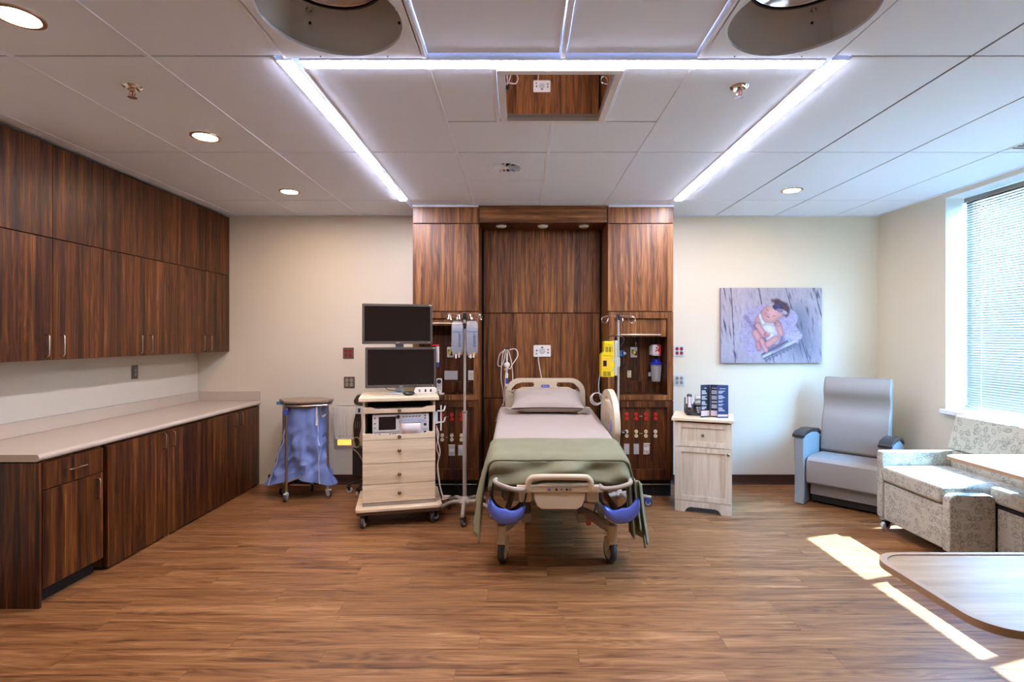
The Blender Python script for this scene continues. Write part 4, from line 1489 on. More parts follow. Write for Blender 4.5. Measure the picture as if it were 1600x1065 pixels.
# --- sheet
SHEET = mat('sheet_cotton', (166, 151, 140), rough=.85, noise_amt=.02, noise_scale=6, bump=.04, bump_scale=300)
sh = MB()


def sheetfn(u, v):
    Y = 3.40 + (5.015 - 3.40) * v
    s = (u - .5) * 2 * .62
    hw, r = MW + .008, .045
    top = zt(Y) + .006
    a = abs(s)
    sg = 1 if s >= 0 else -1
    if a < hw - r:
        x, z = a, 0
    elif a < hw - r + r * PI / 2:
        q = (a - hw + r) / r
        x, z = hw - r + r * math.sin(q), -r + r * math.cos(q)
    else:
        x, z = hw + .002, -r - (a - hw + r - r * PI / 2)
    wr = .0035 * noise.noise(Vector((s * 7, Y * 2.2, 1))) + .014 * max(0, noise.noise(Vector((s * 9 + Y * 1.5, Y * 1.0, 4)))) * math.exp(-((s - .1) / .25) ** 2) * math.exp(-((Y - 4.05) / .35) ** 2)
    return (sg * x, Y - OY, top + z + max(wr, -.003))


sh.grid(sheetfn, 90, 60)
bs = tag(sh.build('bed_sheet', SHEET, None, solid=.003), 'pale cream fitted sheet stretched over the hospital bed mattress', 'sheet')
bs.location = (BX, OY, 0)

# --- pillow
pl = MB()


def pil(u, v, s):
    a, b = u * 2 - 1, v * 2 - 1
    e = (max(0, 1 - abs(a) ** 3.2) ** .55) * (max(0, 1 - abs(b) ** 3.2) ** .55)
    sx = .325 * (1 - .07 * (1 - abs(a) ** 2) * abs(b) ** 3 * 0 - .05 * (b * b) * (1 - abs(a) ** 4) * 0)
    x = a * .325 * (1 - .06 * (1 - b * b))
    y = b * .235 * (1 - .10 * (1 - a * a))
    wr = .010 * noise.noise(Vector((a * 3, b * 3, s * 2 + 5))) + .005 * noise.noise(Vector((a * 7, b * 6, 2)))
    return (x, y, s * (.076 * e + (wr * e)) + .004 * s)


pl.grid(lambda u, v: pil(u, v, 1), 40, 30)
pl.grid(lambda u, v: pil(u, v, -1), 40, 30)
pw = pl.build('pillow', SHEET, None, weld=False, ang=180)
tag(pw, 'plump white pillow lying at the head of the hospital bed', 'pillow')
pw.location = (.253, 4.78, zt(4.78) + .108)
pw.rotation_euler = (R(12), 0, R(-1))
# pillowcase flap corners
fl2 = MB()
fl2.grid(lambda u, v: (-.33 - .05 * u, -.20 + .012 * u + .06 * (v - .5) * (1 - .6 * u), -.012 + .004 * math.sin(5 * v)), 4, 3)
fl2.grid(lambda u, v: (-.31 - .06 * u, .17 + .015 * u + .07 * (v - .5) * (1 - .6 * u), .03 + .004 * math.sin(5 * v)), 4, 3)
fl2.grid(lambda u, v: (.33 + .05 * u, -.19 + .012 * u + .06 * (v - .5) * (1 - .6 * u), -.012), 4, 3)
fl2.build('pillowcase_corner', SHEET, pw, solid=.004)

# --- blanket
GREEN = mat('sage_fleece_blanket', (124, 122, 94), rough=.95, noise_amt=.16, noise_scale=9, bump=.25, bump_scale=700)
bk_ = thing('blanket', 'sage green fleece blanket folded over the foot of the hospital bed', 'blanket', (BX, 3.5, 0))
BO = 3.5
YF0, YF1 = 3.315, 3.70


def blank(u, v):
    Y = YF0 + (YF1 - YF0) * v
    Ll, Lr = .50, .52
    hw, r = MW + .022, .06
    s = -(hw + Ll) + (2 * hw + Ll + Lr) * u
    a, sg = abs(s), (1 if s >= 0 else -1)
    top = zt(Y) + .018
    if v < .16:
        q = (0.16 - v) / .16
        top -= .018 * q * q
    if a < hw - r:
        x, z = a, 0
    elif a < hw - r + r * PI / 2:
        q = (a - hw + r) / r
        x, z = hw - r + r * math.sin(q), -r + r * math.cos(q)
    else:
        d = a - (hw - r + r * PI / 2)
        drop = d / .5
        x, z = hw + .08 * drop ** .8, -r - d * .985
        fold = .020 * drop * math.sin(Y * 26 + sg * 1.3 + d * 3) + .010 * drop * math.sin(Y * 61 + d * 6)
        x += fold
        # the near hem hangs lower, the far hem rides up
        z += .10 * drop * v * (1 if sg < 0 else .5) - .01 * drop
        Y = Y + .03 * drop * math.sin(d * 9 + sg)
    wr = .004 * noise.noise(Vector((s * 5, Y * 8, 7)))
    return (sg * x, Y - BO, top + z + wr)


MB_ = MB()
MB_.grid(blank, 120, 34)
MB_.build('folded_top', GREEN, bk_, solid=.010, ang=60)


def front(u, v):
    # end that falls over the foot, drawn into slanting folds
    hw = MW + .010
    s = (u - .5) * 2 * hw
    L = .135 + .022 * math.sin(u * 7 + .6) + .02 * (abs(u - .5) * 2) ** 2 - .022 * math.exp(-((u - .52) / .16) ** 2)
    base = zt(YF0) - .004
    d = v * L
    g = math.sin((s * 9 + d * 34) + 1.2 * math.sin(s * 5)) * .014 + .010 * math.sin(s * 17 - d * 22 + 1)
    g += .016 * noise.noise(Vector((s * 4, d * 8, 3)))
    yy = YF0 - .004 - .026 * math.sin(min(1, v * 1.6) * PI / 2) - 1.7 * g * min(1, v * 2.2)
    if v > .82:
        yy += .05 * (v - .82) / .18
    zz_ = base - d
    # rounded shoulders
    e = abs(s) / hw
    if e > .86:
        q = (e - .86) / .14
        yy += .03 * q * q
        zz_ -= .025 * q * q
    return (s, yy - BO, zz_)


MB_ = MB()
MB_.grid(front, 110, 30)
MB_.build('hanging_end', GREEN, bk_, solid=.010, ang=60)


def foldfn(u, v):
    # gathered corner of the drape: hanging S-folds, stacked side by side
    w_ = v * 3.0                     # three fold widths
    q = w_ * PI
    xx = .430 + .095 * v + .045 * u * (.4 + .6 * v) + .008 * math.sin(2 * q)
    yy = YF0 - .030 + .034 * math.sin(2 * q + .6) * (.5 + .5 * u) + .012 * math.sin(u * 5)
    top_ = .640 - .05 * v
    zz_ = top_ - u * (.345 + .035 * math.sin(q * .8 + .5))
    return (xx, yy - BO, zz_)


m_ = MB()
m_.grid(foldfn, 20, 60)
m_.build('corner_fold', GREEN, bk_, solid=.010, ang=60)

# ================================================================== IV POLES
ALU = mat('anodised_pole', (206, 198, 188), rough=.32, metal=.75)


def iv_pole(name, label, x, y, h, hookfn, base_m, lever_m, rot, cr=.30, collar_z=None, lower_r=.0165, zsplit=.92, legs=5, pole_m=None):
    t = thing(name, label, 'iv pole', (x, y, 0), group='wheeled IV poles by the bed')
    pm = pole_m or ALU
    MB().cyl((0, 0, .13), (0, 0, zsplit), lower_r, n=16).build('lower_pole', pm, t)
    MB().cyl((0, 0, zsplit + .001), (0, 0, h), .0105, n=14).build('upper_pole', pm, t)
    MB().lathe([(.012, zsplit - .012), (lower_r + .004, zsplit - .010), (lower_r + .004, zsplit + .006), (.012, zsplit + .012)], n=18).build('collar', GREYP, t)
    MB().lathe([(.001, .095), (.045, .10), (.055, .125), (.035, .150), (.020, .17), (.001, .17)], n=20).build('hub', base_m, t)
    for k in range(legs):
        a = rot + 2 * PI * k / legs
        d = Vector((math.cos(a), math.sin(a), 0))
        q = [d * .03 + Vector((0, 0, .125)), d * cr * .45 + Vector((0, 0, .132)), d * cr * .75 + Vector((0, 0, .100)), d * cr + Vector((0, 0, .086))]
        leg = MB().tube(spline(q, 4), [.019, .0185, .018, .0175, .017, .0165, .016, .0155, .015, .0145, .014, .014, .0135], 8).build('leg', base_m, t)
        caster_parts(leg, d.x * (cr - .01), d.y * (cr - .01), .09, .036, .024, a + 1.1, BLACKP if lever_m is None else lever_m, RUBBER, LGREY)
    hookfn(t, h)
    return t


def ram_hooks(t, h):
    MB().box(-.016, -.016, h - .045, .016, .016, h + .012).build('hook_block', BLACKP, t, bev=.004)
    MB().box(-.018, -.018, h - .125, .018, .018, h - .075).build('slide_clamp', BLACKP, t, bev=.005)
    MB().cyl((-.018, 0, h - .1), (-.034, 0, h - .1), .012, n=12).build('clamp_knob', BLACKP, t)
    MB().tube([(-.145, -.01, h), (.145, -.01, h)], .0042, 8).build('hook_bar', CHROME, t)
    for x0 in (-.125, -.05, .045, .125):
        MB().tube(spline([(x0 - .030, -.012, h - .008), (x0 - .024, -.03, h - .04), (x0 - .012, -.03, h - .045), (x0 - .004, -.015, h - .006), (x0 + .006, -.012, h - .004), (x0 + .012, -.03, h - .045),
                          (x0 + .022, -.03, h - .04), (x0 + .028, -.034, h - .016)], 4), .0032, 6).build('hook', CHROME, t)


ivx, ivy = -.468, 4.40
iv1 = iv_pole('iv_pole', 'wheeled IV pole holding two fluid bags, left of the hospital bed', ivx, ivy, 1.715, ram_hooks, BEDMETAL, None, R(128), cr=.27, zsplit=.885, lower_r=.0175)


def loop_hooks(t, h):
    MB().box(-.014, -.014, h - .04, .014, .014, h + .016).build('hook_block', mat('dark_teal_plastic', (26, 44, 52), rough=.4), t, bev=.004)
    for s in (-1, 1):
        MB().tube(spline([(s * .012, 0, h - .002), (s * .08, 0, h - .004), (s * .125, -.004, h - .008), (s * .150, -.01, h - .03), (s * .140, -.014, h - .062), (s * .115, -.014, h - .068), (s * .098, -.012, h - .050),
                          (s * .088, -.01, h - .022)], 5), .0036, 6).build('hook', CHROME, t)
        MB().tube(spline([(s * .004, -.012, h - .006), (s * .020, -.06, h - .012), (s * .022, -.10, h - .05), (s * .014, -.085, h - .06)], 5), .0036, 6).build('hook', CHROME, t)


iv2 = iv_pole('iv_pole', 'wheeled IV pole carrying the yellow pump, right of the hospital bed by the headwall', .880, 4.62, 1.712, loop_hooks, BEDMETAL, mat('blue_caster_fork', (50, 96, 190), rough=.4), R(4), cr=.30, zsplit=.62,
              lower_r=.0150)

# IV bags
BAGM = clear('bag_film', (232, 236, 240), .10, .08)
FLUID = mat('saline_fluid', (74, 96, 132), rough=.05, alpha=.68)
BAGW = mat('bag_back_film', (232, 232, 232), rough=.18, alpha=.28)
INK = mat('blue_ink', (44, 66, 130), rough=.5)
for i, (x0, lab) in enumerate(((ivx - .066, 'clear fluid bag hanging on the left side of the IV pole'), (ivx + .066, 'clear fluid bag hanging on the right side of the IV pole'))):
    t = thing('iv_bag', lab, 'iv bag', (x0 + (.008 if i == 0 else 0), ivy - .035, 1.37), group='fluid bags on the IV pole')
    hh = .285

    def bag(u, v, sc=1.0, zb=.0, zt_=1.0):
        z = zb + (zt_ - zb) * v
        wdt = .050 * (1 - .30 * abs(2 * z - 1) ** 7)
        th_ = .021 * math.sin(PI * min(1, max(0, .04 + z * .93))) ** .7 + .001
        a = 2 * PI * u
        return (wdt * sc * math.copysign(abs(math.cos(a)) ** .7, math.cos(a)), th_ * sc * math.sin(a), z * hh)
    MB().grid(bag, 24, 16, True)
    m_ = MB()
    m_.grid(bag, 24, 16, True)
    film = m_.build('film', BAGW, t)
    m_ = MB()
    m_.grid(lambda u, v: bag(u, v, .90, .06, .80), 24, 12, True)
    m_.build('fluid', FLUID, t)
    MB().prism(rrect(-.045, hh * .965, .045, hh + .018, .012), 'xz', -.0015, .0015).build('hang_tab', BAGM, t)
    MB().tube([(.006 * math.cos(a), -.0, hh + .022 + .010 * math.sin(a)) for a in [2 * PI * k / 12 for k in range(12)]], .002, 5, True).build('hang_ring', WHITE, t)
    B(-.040, -.0245, hh * .60, .040, -.0235, hh * .72).build('print_block', INK, t, smooth=False) if False else None
    text_part('0.9% Sodium', .0155, INK, t, Vector((.002, -.0245, hh * .69)), RFRONT, 'printed_heading')
    mb = MB()
    for k in range(9):
        z = hh * (.62 - k * .045)
        ww = random.uniform(.012, .026)
        mb.box(.012, -.0243, z, .012 + ww, -.0240, z + .005)
    mb.build('printed_lines', INK, t, smooth=False)
    MB().cyl((-.012, 0, -.028), (-.012, 0, .006), .007, n=10).build('port', WHITE, t)
    MB().cyl((.014, 0, -.022), (.014, 0, .006), .006, n=10).build('port', WHITE, t)
    MB().cyl((.014, 0, .002), (.014, -.001, .022), .0105, n=12).build('injection_port', mat('amber_rubber', (226, 160, 70), rough=.5), t)
    MB().prism(rrect(-.05, -.004, .05, .012, .004), 'xz', -.0015, .0015).build('bottom_seal', BAGM, t)

# yellow infusion pump on the right pole
YEL = mat('yellow_pump_plastic', (232, 206, 24), rough=.28, coat=.3, noise_amt=.12, noise_scale=18)
YELD = mat('dark_yellow_plastic', (150, 128, 20), rough=.4)
pu = thing('infusion_pump', 'yellow infusion pump in a grey cradle clamped to the right IV pole', 'pump', (.880, 4.62, 1.16))
MB().box(-.045, -.06, .02, -.017, .03, .33).box(-.019, -.03, .10, .012, -.0155, .18).box(-.019, .0155, .10, .012, .03, .18).build('cradle', LGREY, pu, bev=.005)
MB().prism([(-.165, .01), (-.05, .01), (-.05, .325), (-.140, .325), (-.140, .235), (-.165, .205)], 'xz', -.085, .02).build('housing', YEL, pu, bev=.009, seg=3)
B(-.158, -.0885, .085, -.085, -.0853, .185).build('face_plate', mat('amber_face', (240, 188, 50), rough=.4), pu, bev=.002)
B(-.149, -.0905, .105, -.118, -.0887, .155).build('screen', mat('lcd_dark', (40, 38, 34), rough=.2), pu, smooth=False)
for (x, z, a, b) in ((-.148, .02, .030, .04), (-.112, .02, .030, .04), (-.128, .23, .024, .045), (-.096, .23, .03, .045)):
    B(x, -.0875, z, x + a, -.0853, z + b).build('window_recess', YELD, pu, bev=.001)
for z in (.06, .15, .26):
    B(-.066, -.0875, z, -.056, -.0853, z + .03).build('latch', LGREY, pu, bev=.001)
MB().tube([(-.135, -.088, .30), (-.075, -.088, .30), (-.075, -.088, .20)], .005, 6).tube([(-.15, -.088, .205), (-.06, -.088, .205)], .004, 6).build('molded_rib', YEL, pu)
MB().tube(spline([(-.12, -.02, .322), (-.09, -.03, .36), (-.03, -.03, .375), (.03, -.03, .36), (.045, -.03, .335), (.02, -.03, .28)], 6), .005, 6).build('carry_strap', BLACKP, pu)
cord('pump_cord', 'grey pump cord hanging from the yellow pump down to the bed side rail',
     [(.735, 4.56, 1.22), (.705, 4.56, 1.17), (.70, 4.58, 1.08), (.715, 4.60, .99), (.735, 4.66, .94)], .004, LGREY)
tb = thing('tubing_coil', 'coil of clear white tubing hanging between the headboard and the side rail', 'tubing', (.725, 4.90, .935))
for k in range(3):
    r_ = .058 - .004 * k
    MB().tube([(r_ * math.cos(a) + .004 * k, -.012 * k, r_ * math.sin(a) + .006 * k) for a in [2 * PI * i / 24 for i in range(24)]], .0038, 6, True).build('loop', mat('milky_tubing', (222, 216, 206), rough=.3), tb)
MB().tube(spline([(.05, -.02, .02), (.075, -.05, .04), (.09, -.08, .045)], 5), .007, 8).build('connector', WHITE, tb)

# ================================================================== MONITOR CART
CX, CY, CR = -1.026, 4.415, R(13)
ct = thing('equipment_cart', 'pale ash drawer cart on casters carrying two monitors, left of the bed', 'cart', (CX, CY, 0), CR)
hw, f, bk2 = .288, -.22, .20
SIDE = mat('white_cart_edge', (216, 210, 202), rough=.5)
B(-hw, f + .02, .165, -hw + .018, bk2, 1.00).build('side_panel', ASHZ, ct, bev=.001, seg=1)
B(hw - .018, f + .02, .165, hw, bk2, 1.00).build('side_panel', ASHZ, ct, bev=.001, seg=1)
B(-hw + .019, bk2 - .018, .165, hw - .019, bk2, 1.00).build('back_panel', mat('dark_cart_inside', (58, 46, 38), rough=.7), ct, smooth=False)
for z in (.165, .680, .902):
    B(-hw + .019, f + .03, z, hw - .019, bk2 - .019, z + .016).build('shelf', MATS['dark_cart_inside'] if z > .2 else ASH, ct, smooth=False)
B(-.318, f - .025, 1.003, .318, bk2 + .045, 1.034).build('top', ASH, ct, bev=.004)
# base platform with rounded corners, brown underside edge
MB().prism(rrect(-.340, f - .075, .340, bk2 + .06, .03), 'xy', .138, .160).build('platform', ASH, ct, bev=.003)
MB().prism(rrect(-.332, f - .067, .332, bk2 + .052, .03), 'xy', .110, .1375).build('chassis', mat('brown_chassis', (84, 56, 40), rough=.5), ct, bev=.004)
B(-hw, f + .001, .161, hw, f + .018, .186).build('plinth', mat('grey_plinth', (150, 138, 126), rough=.5), ct, bev=.001, seg=1)
KN = mat('nickel_knob', (150, 134, 114), rough=.25, metal=.9)


def knob(parent, x, y, z, r=.0155):
    MB().lathe([(.006, 0), (.006, -.012), (r, -.017), (r, -.024), (r * .7, -.029), (.001, -.030)], c=(x, y, z), n=18, axis='y').build('knob', KN, parent)


for (z0, z1, kz) in ((.190, .333, .262), (.337, .500, .412), (.504, .690, .605)):
    d = B(-hw, f, z0, hw, f + .018, z1).build('drawer', ASH, ct, bev=.0015, seg=1)
    knob(d, 0, f, kz)
for (z0, z1) in ((.694, .744), (.906, .956)):
    pts = [(-hw, z0), (hw, z0), (hw, z1), (hw - .06, z1)] + [(hw - .06 - .05 * k / 5, z1 - .014 * (.5 - .5 * math.cos(PI * k / 5))) for k in range(1, 6)] + \
          [(-hw + .11 - .05 * k / 5, z1 - .014 * (.5 + .5 * math.cos(PI * k / 5))) for k in range(0, 6)] + [(-hw, z1)]
    d = MB().prism(pts, 'xz', f, f + .018).build('slide_shelf', ASH, ct, bev=.0015, seg=1)
    knob(d, 0, f, (z0 + z1) / 2 - .004)
# casters under the cart
CWH = mat('white_caster_rim', (206, 196, 182), rough=.4)
for (x, y, a) in ((-.27, f + .0, R(160)), (.26, f + .02, R(185)), (-.27, bk2 - .02, R(20)), (.27, bk2 - .02, R(0))):
    caster_parts(ct, x, y, .112, .050, .026, a, BLACKP, RUBBER, CWH, lever=LGREY if y < 0 and x < 0 else None)
# hook bracket on the cart side
br = MB().box(hw + .001, -.19, .80, hw + .022, -.15, .90).build('cable_bracket', mat('pale_blue_bracket', (186, 200, 212), rough=.5), ct, bev=.003)
for z in (.79, .885):
    MB().tube(spline([(hw + .02, -.17, z + .02), (hw + .05, -.17, z + .02), (hw + .075, -.17, z + .025), (hw + .085, -.17, z + .06)], 4), .006, 8).build('prong', WHITE, br)
MB().tube([(hw + .05, -.17, .74), (hw + .05, -.17, .95)], .006, 8).build('bar', WHITE, br)
CM = Matrix.Translation((CX, CY, 0)) @ Matrix.Rotation(CR, 4, 'Z')


def cw_(x, y, z):
    return CM @ Vector((x, y, z))


# things in the slot under the top
tr = thing('keyboard', 'dark keyboard stored in the slot under the cart top', 'keyboard', cw_(0, -.12, .919), CR)
B(-.22, -.06, 0, .22, .06, .016).build('tray', BLACKP, tr, bev=.003)
mb = MB()
for i in range(14):
    for j in range(4):
        mb.box(-.21 + i * .03, -.05 + j * .026, .0165, -.186 + i * .03, -.029 + j * .026, .022)
tag(mb.build('keys', GREYP, tr, smooth=False), None, None, kind='stuff')

# fetal monitor
DEV = mat('device_enamel', (206, 202, 198), rough=.4)
DEVB = mat('device_blue_grey', (172, 182, 200), rough=.4)
fm = thing('fetal_monitor', 'grey-white fetal monitor with dark screen and paper strip, in the cart bay', 'medical monitor', cw_(.012, f + .02, .697), CR)
fw, fh = .225, .196
B(-fw, .0, .001, fw, .30, fh).build('housing', DEV, fm, bev=.006)
B(-fw + .05, -.003, .072, -fw + .185, -.0005, fh - .018).build('screen', mat('crt_glass', (30, 24, 22), rough=.12), fm, bev=.001)
B(-fw + .010, -.004, .052, -.01, -.0005, .056).build('seam', GREYP, fm, smooth=False)
MB().prism([(-.015, .13)] + [(.10 + .115 * math.cos(a), .130 + .030 * math.sin(a)) for a in [PI - PI * k / 10 for k in range(11)]], 'xz', -.006, -.0005).build('visor', DEVB, fm, bev=.001)
B(-.008, -.008, .030, .170, -.0005, .128).build('printer_door', DEV, fm, bev=.003)
B(.002, -.0095, .118, .160, -.0082, .126).build('paper_slot', BLACKP, fm, smooth=False)
PAPER = mat('strip_paper', (226, 214, 214), rough=.8)
m_ = MB()
m_.grid(lambda u, v: (.004 + .152 * u, -.0105 - .018 * math.sin(PI * min(1, v * 1.1)) ** .8, .120 - .088 * v), 4, 10)
m_.build('paper_strip', PAPER, fm, solid=.001)
MB().lathe([(.001, -.016), (.013, -.015), (.016, -.0005)], c=(-.023, 0, fh - .022), n=18, axis='y').build('dial', BLACKP, fm)
for k in range(6):
    MB().prism(rrect(.010 + k * .026, fh - .026, .028 + k * .026, fh - .015, .004), 'xz', -.004, -.0005).build('key', GREYP, fm)
for (x, z, r_, m_) in ((fw - .03, fh - .018, .008, GREYP), (fw - .03, fh - .040, .008, GREYP), (fw - .03, .105, .012, BLACKP), (fw - .03, .042, .012, BLACKP),
                       (-fw + .022, .028, .013, GREYP), (-fw + .057, .028, .013, GREYP), (-fw + .020, .168, .007, REDP), (-fw + .020, .125, .007, GREYP), (-fw + .020, .09, .007, GREYP)):
    MB().lathe([(.001, -.007), (r_ * .6, -.007), (r_, -.0005)], c=(x, 0, z), n=16, axis='y').build('knob', m_, fm)
for (x, m_) in ((-.085, mat('dark_green_plastic', (40, 80, 50))), (-.062, BLACKP), (-.044, BLACKP)):
    B(x - .006, -.004, .018, x + .006, -.0005, .040).build('switch', m_, fm, bev=.001)
B(fw - .075, -.0035, .066, fw - .008, -.0005, .069).build('seam', GREYP, fm, smooth=False)

# monitors
BEZ = mat('monitor_bezel', (92, 84, 78), rough=.35, metal=.3)
SCR = mat('monitor_screen', (22, 14, 12), rough=.16)
for (cz, label, w2, h2, dx, tilt, feet) in ((1.262, 'lower dark flat monitor standing on the cart top', .295, .172, .014, 0, 1), (1.632, 'upper dark flat monitor above the lower monitor, over the cart', .292, .170, -.014, 0, 0)):
    p = cw_(dx, .0, cz)
    t = thing('flat_monitor', label, 'monitor', p, CR, group='two stacked monitors over the cart')
    MB().ringplate(rrect(-w2, -h2, w2, h2, .008), [rrect(-w2 + .019, -h2 + .024, w2 - .019, h2 - .019, .002)], 'xz', -.012, .006).build('bezel', BEZ, t, bev=.002)
    B(-w2 + .002, .0065, -h2 + .002, w2 - .002, .032, h2 - .002).build('housing', BLACKP, t, bev=.006)
    B(-w2 + .0195, -.006, -h2 + .0245, w2 - .0195, .0, h2 - .0195).build('screen', SCR, t, smooth=False)
    text_part('acer', .018, mat('logo_silver', (214, 210, 206), rough=.4), t, Vector((0, -.0125, -h2 + .012)), RFRONT, 'logo')
    B(w2 - .03, -.0125, h2 - .010, w2 - .008, -.0121, h2 - .005).build('corner_sticker', WHITE, t, smooth=False)
    MB().lathe([(.001, -.0135), (.004, -.0135), (.0045, -.012)], c=(w2 - .03, 0, -h2 + .012), n=10, axis='y').build('power_button', LGREY, t)
ms = thing('monitor_stand', 'silver stand holding the two stacked monitors on the cart top', 'monitor stand', cw_(.0, .07, 1.0345), CR)
MB().prism(circ(0, -.02, .115, 28, .075), 'xy', 0, .012).build('base', mat('pale_silver_plastic', (186, 194, 200), rough=.35), ms, bev=.003)
B(-.035, -.035, .0125, .035, -.010, .745).build('column', MATS['pale_silver_plastic'], ms, bev=.005)
for z in (.228, .598):
    B(-.05, -.0355 + .001, z - .04, .05, -.0362, z + .04).build('mount_plate', BLACKP, ms, smooth=False)
mo = thing('computer_mouse', 'black computer mouse with its cord on the cart top', 'mouse', cw_(.075, -.13, 1.0345), CR)
MB().ball((0, 0, .018), (.050, .034, .0178), 16).build('shell', BLACKP, mo)
MB().tube(spline([(.03, .02, .02), (.05, .06, .05), (.065, .10, .10)], 5), .003, 6).tube(spline([(-.02, .028, .018), (-.09, .05, .035), (-.17, .08, .045), (-.19, .09, .07)], 5), .003, 6).build('cord', CORDK, mo)
ps = thing('power_strip', 'white rounded power strip lying on the cart top beside the mouse', 'power strip', cw_(.217, -.01, 1.0345), CR)
MB().prism(rrect(-.095, 0, .095, .055, .022), 'xz', -.02, .035).build('housing', WHITE, ps, bev=.006)
for x in (-.05, .0, .045):
    B(x - .007, -.0215, .016, x + .007, -.0205, .040).build('socket', BLACKP if x > -.02 else GREYP, ps, smooth=False)
MB().tube(spline([(.09, 0, .025), (.115, -.03, .03), (.125, -.05, .006)], 5), .005, 6).build('cord', WHITE, ps)
cd = thing('note_card', 'small cream card standing on the cart top behind the monitor stand', 'card', cw_(.085, .155, 1.0345), CR)
B(-.075, 0, 0, .075, .004, .075).build('card', mat('cream_card', (222, 206, 170), rough=.8), cd, smooth=False)
tgx = thing('badge_card', 'white badge with red top clipped beside the lower monitor', 'badge', cw_(.325, .02, 1.30), CR)
B(-.014, 0, 0, .012, .03, .14).build('card', WHITE, tgx, bev=.003)
B(-.06, -.01, .141, .012, .03, .155).build('clip', REDP, tgx, bev=.004)
B(-.008, .001, -.04, .012, .02, -.001).build('blue_tab', LABELBLUE, tgx, bev=.002)
# cables down the cart's right side
for i, (pts, lab) in enumerate((([(.30, -.16, .76), (.312, -.17, .66), (.330, -.18, .56), (.312, -.17, .47), (.318, -.17, .38), (.335, -.18, .25), (.36, -.17, .165)], 'white cable hanging down the cart side, outer strand'),
                                ([(.30, -.15, .78), (.320, -.16, .70), (.302, -.16, .60), (.322, -.16, .52), (.308, -.16, .44), (.325, -.15, .30), (.362, -.155, .165)], 'white cable hanging down the cart side, inner strand'))):
    cord('side_cable', lab, [cw_(*q) for q in pts], .0045, CORDW, 5, 'white cables at the cart side')
kn = thing('cable_knot', 'bundled white cable ends resting by the cart platform', 'cable', cw_(.375, -.175, .161), CR)
for k in range(3):
    MB().tube([(.028 * math.cos(a) + .006 * k, .016 * math.sin(a), .012 + .009 * k + .008 * math.cos(a + k)) for a in [2 * PI * i / 14 for i in range(14)]], .005, 6, True).build('loop', CORDW, kn)
cord('black_cable', 'thin black cable looping behind the cart top to the headwall', [cw_(.335, .10, 1.06), cw_(.345, .12, .99), cw_(.39, .13, .93), cw_(.42, .15, .80), cw_(.43, .17, .55)], .003, CORDK)

# black equipment stand behind the cart
es = thing('equipment_stand', 'dark rolling blood pressure stand half hidden behind the cart', 'medical stand', (-1.565, 5.08, 0))
MB().cyl((0.04, 0, .10), (0.04, 0, .96), .012, n=12).build('pole', STEEL, es)
MB().prism([(-.055, .90), (-.045, .865), (.02, .85), (.075, .86), (.09, .93), (.05, .965), (-.02, .96)], 'xz', -.05, .05).build('dial_head', mat('dark_bronze_plastic', (62, 50, 40), rough=.4), es, bev=.012)
B(-.03, -.06, .775, .05, -.02, .845).build('label_box', LGREY, es, bev=.004)
B(-.004, -.0612, .79, .018, -.0602, .83).build('mark', BLACKP, es, smooth=False)
for k in range(4):
    MB().tube(spline([(-.03 + .012 * k, -.03, .77), (-.045 + .02 * k, -.05, .66), (-.035 + .01 * k, -.05, .52), (.0 + .01 * k, -.04, .40)], 5), .009, 7).build('hose', mat('dark_brown_hose', (50, 36, 24), rough=.4), es)
MB().tube([(-.018 + .034 * math.cos(a), -.065, .50 + .05 * math.sin(a)) for a in [2 * PI * i / 16 for i in range(16)]], .006, 6, True).build('coil', mat('olive_brass_cable', (150, 120, 60), rough=.4), es)
MB().prism(rrect(-.060, .16, .06, .46, .03), 'xz', -.07, -.02).build('cuff_pouch', mat('black_nylon', (26, 22, 20), rough=.6, noise_amt=.2), es, bev=.015)
MB().tube(spline([(-.055, -.075, .44), (.0, -.08, .40), (.06, -.078, .30)], 5), .006, 6).build('strap', mat('tan_strap', (130, 100, 74), rough=.6), es)
for k in range(5):
    a = R(190) + 2 * PI * k / 5
    d = Vector((math.cos(a), math.sin(a), 0))
    lg = MB().tube([Vector((.04, 0, .11)), Vector((.04, 0, .10)) + d * .10, Vector((.04, 0, .075)) + d * .155], .012, 8).build('leg', BLACKP, es)
    caster_parts(lg, .04 + d.x * .15, d.y * .15, .075, .03, .02, a + 1.2, BLACKP, LGREY, LGREY)

# ================================================================== LINEN HAMPER
HX, HY = -2.06, 4.98
lh = thing('linen_hamper', 'rolling linen hamper with a brown folding lid and blue bag, by the counter', 'hamper', (HX, HY, 0))
hexp = [(-.265, .02), (-.12, -.19), (.03, -.205), (.255, -.10), (.262, .02), (.10, .16), (-.14, .17)]
ld = MB().prism([(p[0], p[1]) for p in hexp], 'xy', .905, .925).build('lid', mat('taupe_lid', (140, 122, 104), rough=.4), lh, bev=.004)
MB().prism([(p[0] * .96, p[1] * .96) for p in hexp], 'xy', .893, .9045).build('lid_rim', mat('dark_lid_rim', (70, 60, 52), rough=.5), ld, smooth=False)
MB().tube([(p[0] * .93, p[1] * .93, .880) for p in hexp], .010, 8, True).build('hoop', STEEL, lh)
B(-.275, -.02, .872, -.215, .03, .902).build('hinge_clip', mat('sky_blue_plastic', (70, 130, 180)), lh, bev=.005)
for (x, y, top_) in ((-.10, -.19, .87), (.232, -.06, .84), (.0, .155, .87), (-.225, .03, .87)):
    leg = MB().cyl((x, y, .095), (x, y, top_), .0115, n=12).build('leg', STEEL, lh)
    caster_parts(leg, x, y, .10, .037, .024, R(200) + x * 3, LGREY, RUBBER, LGREY)
MB().box(-.12, -.205, .80, -.085, -.178, .85).build('collar', LABELBLUE, lh, bev=.003)
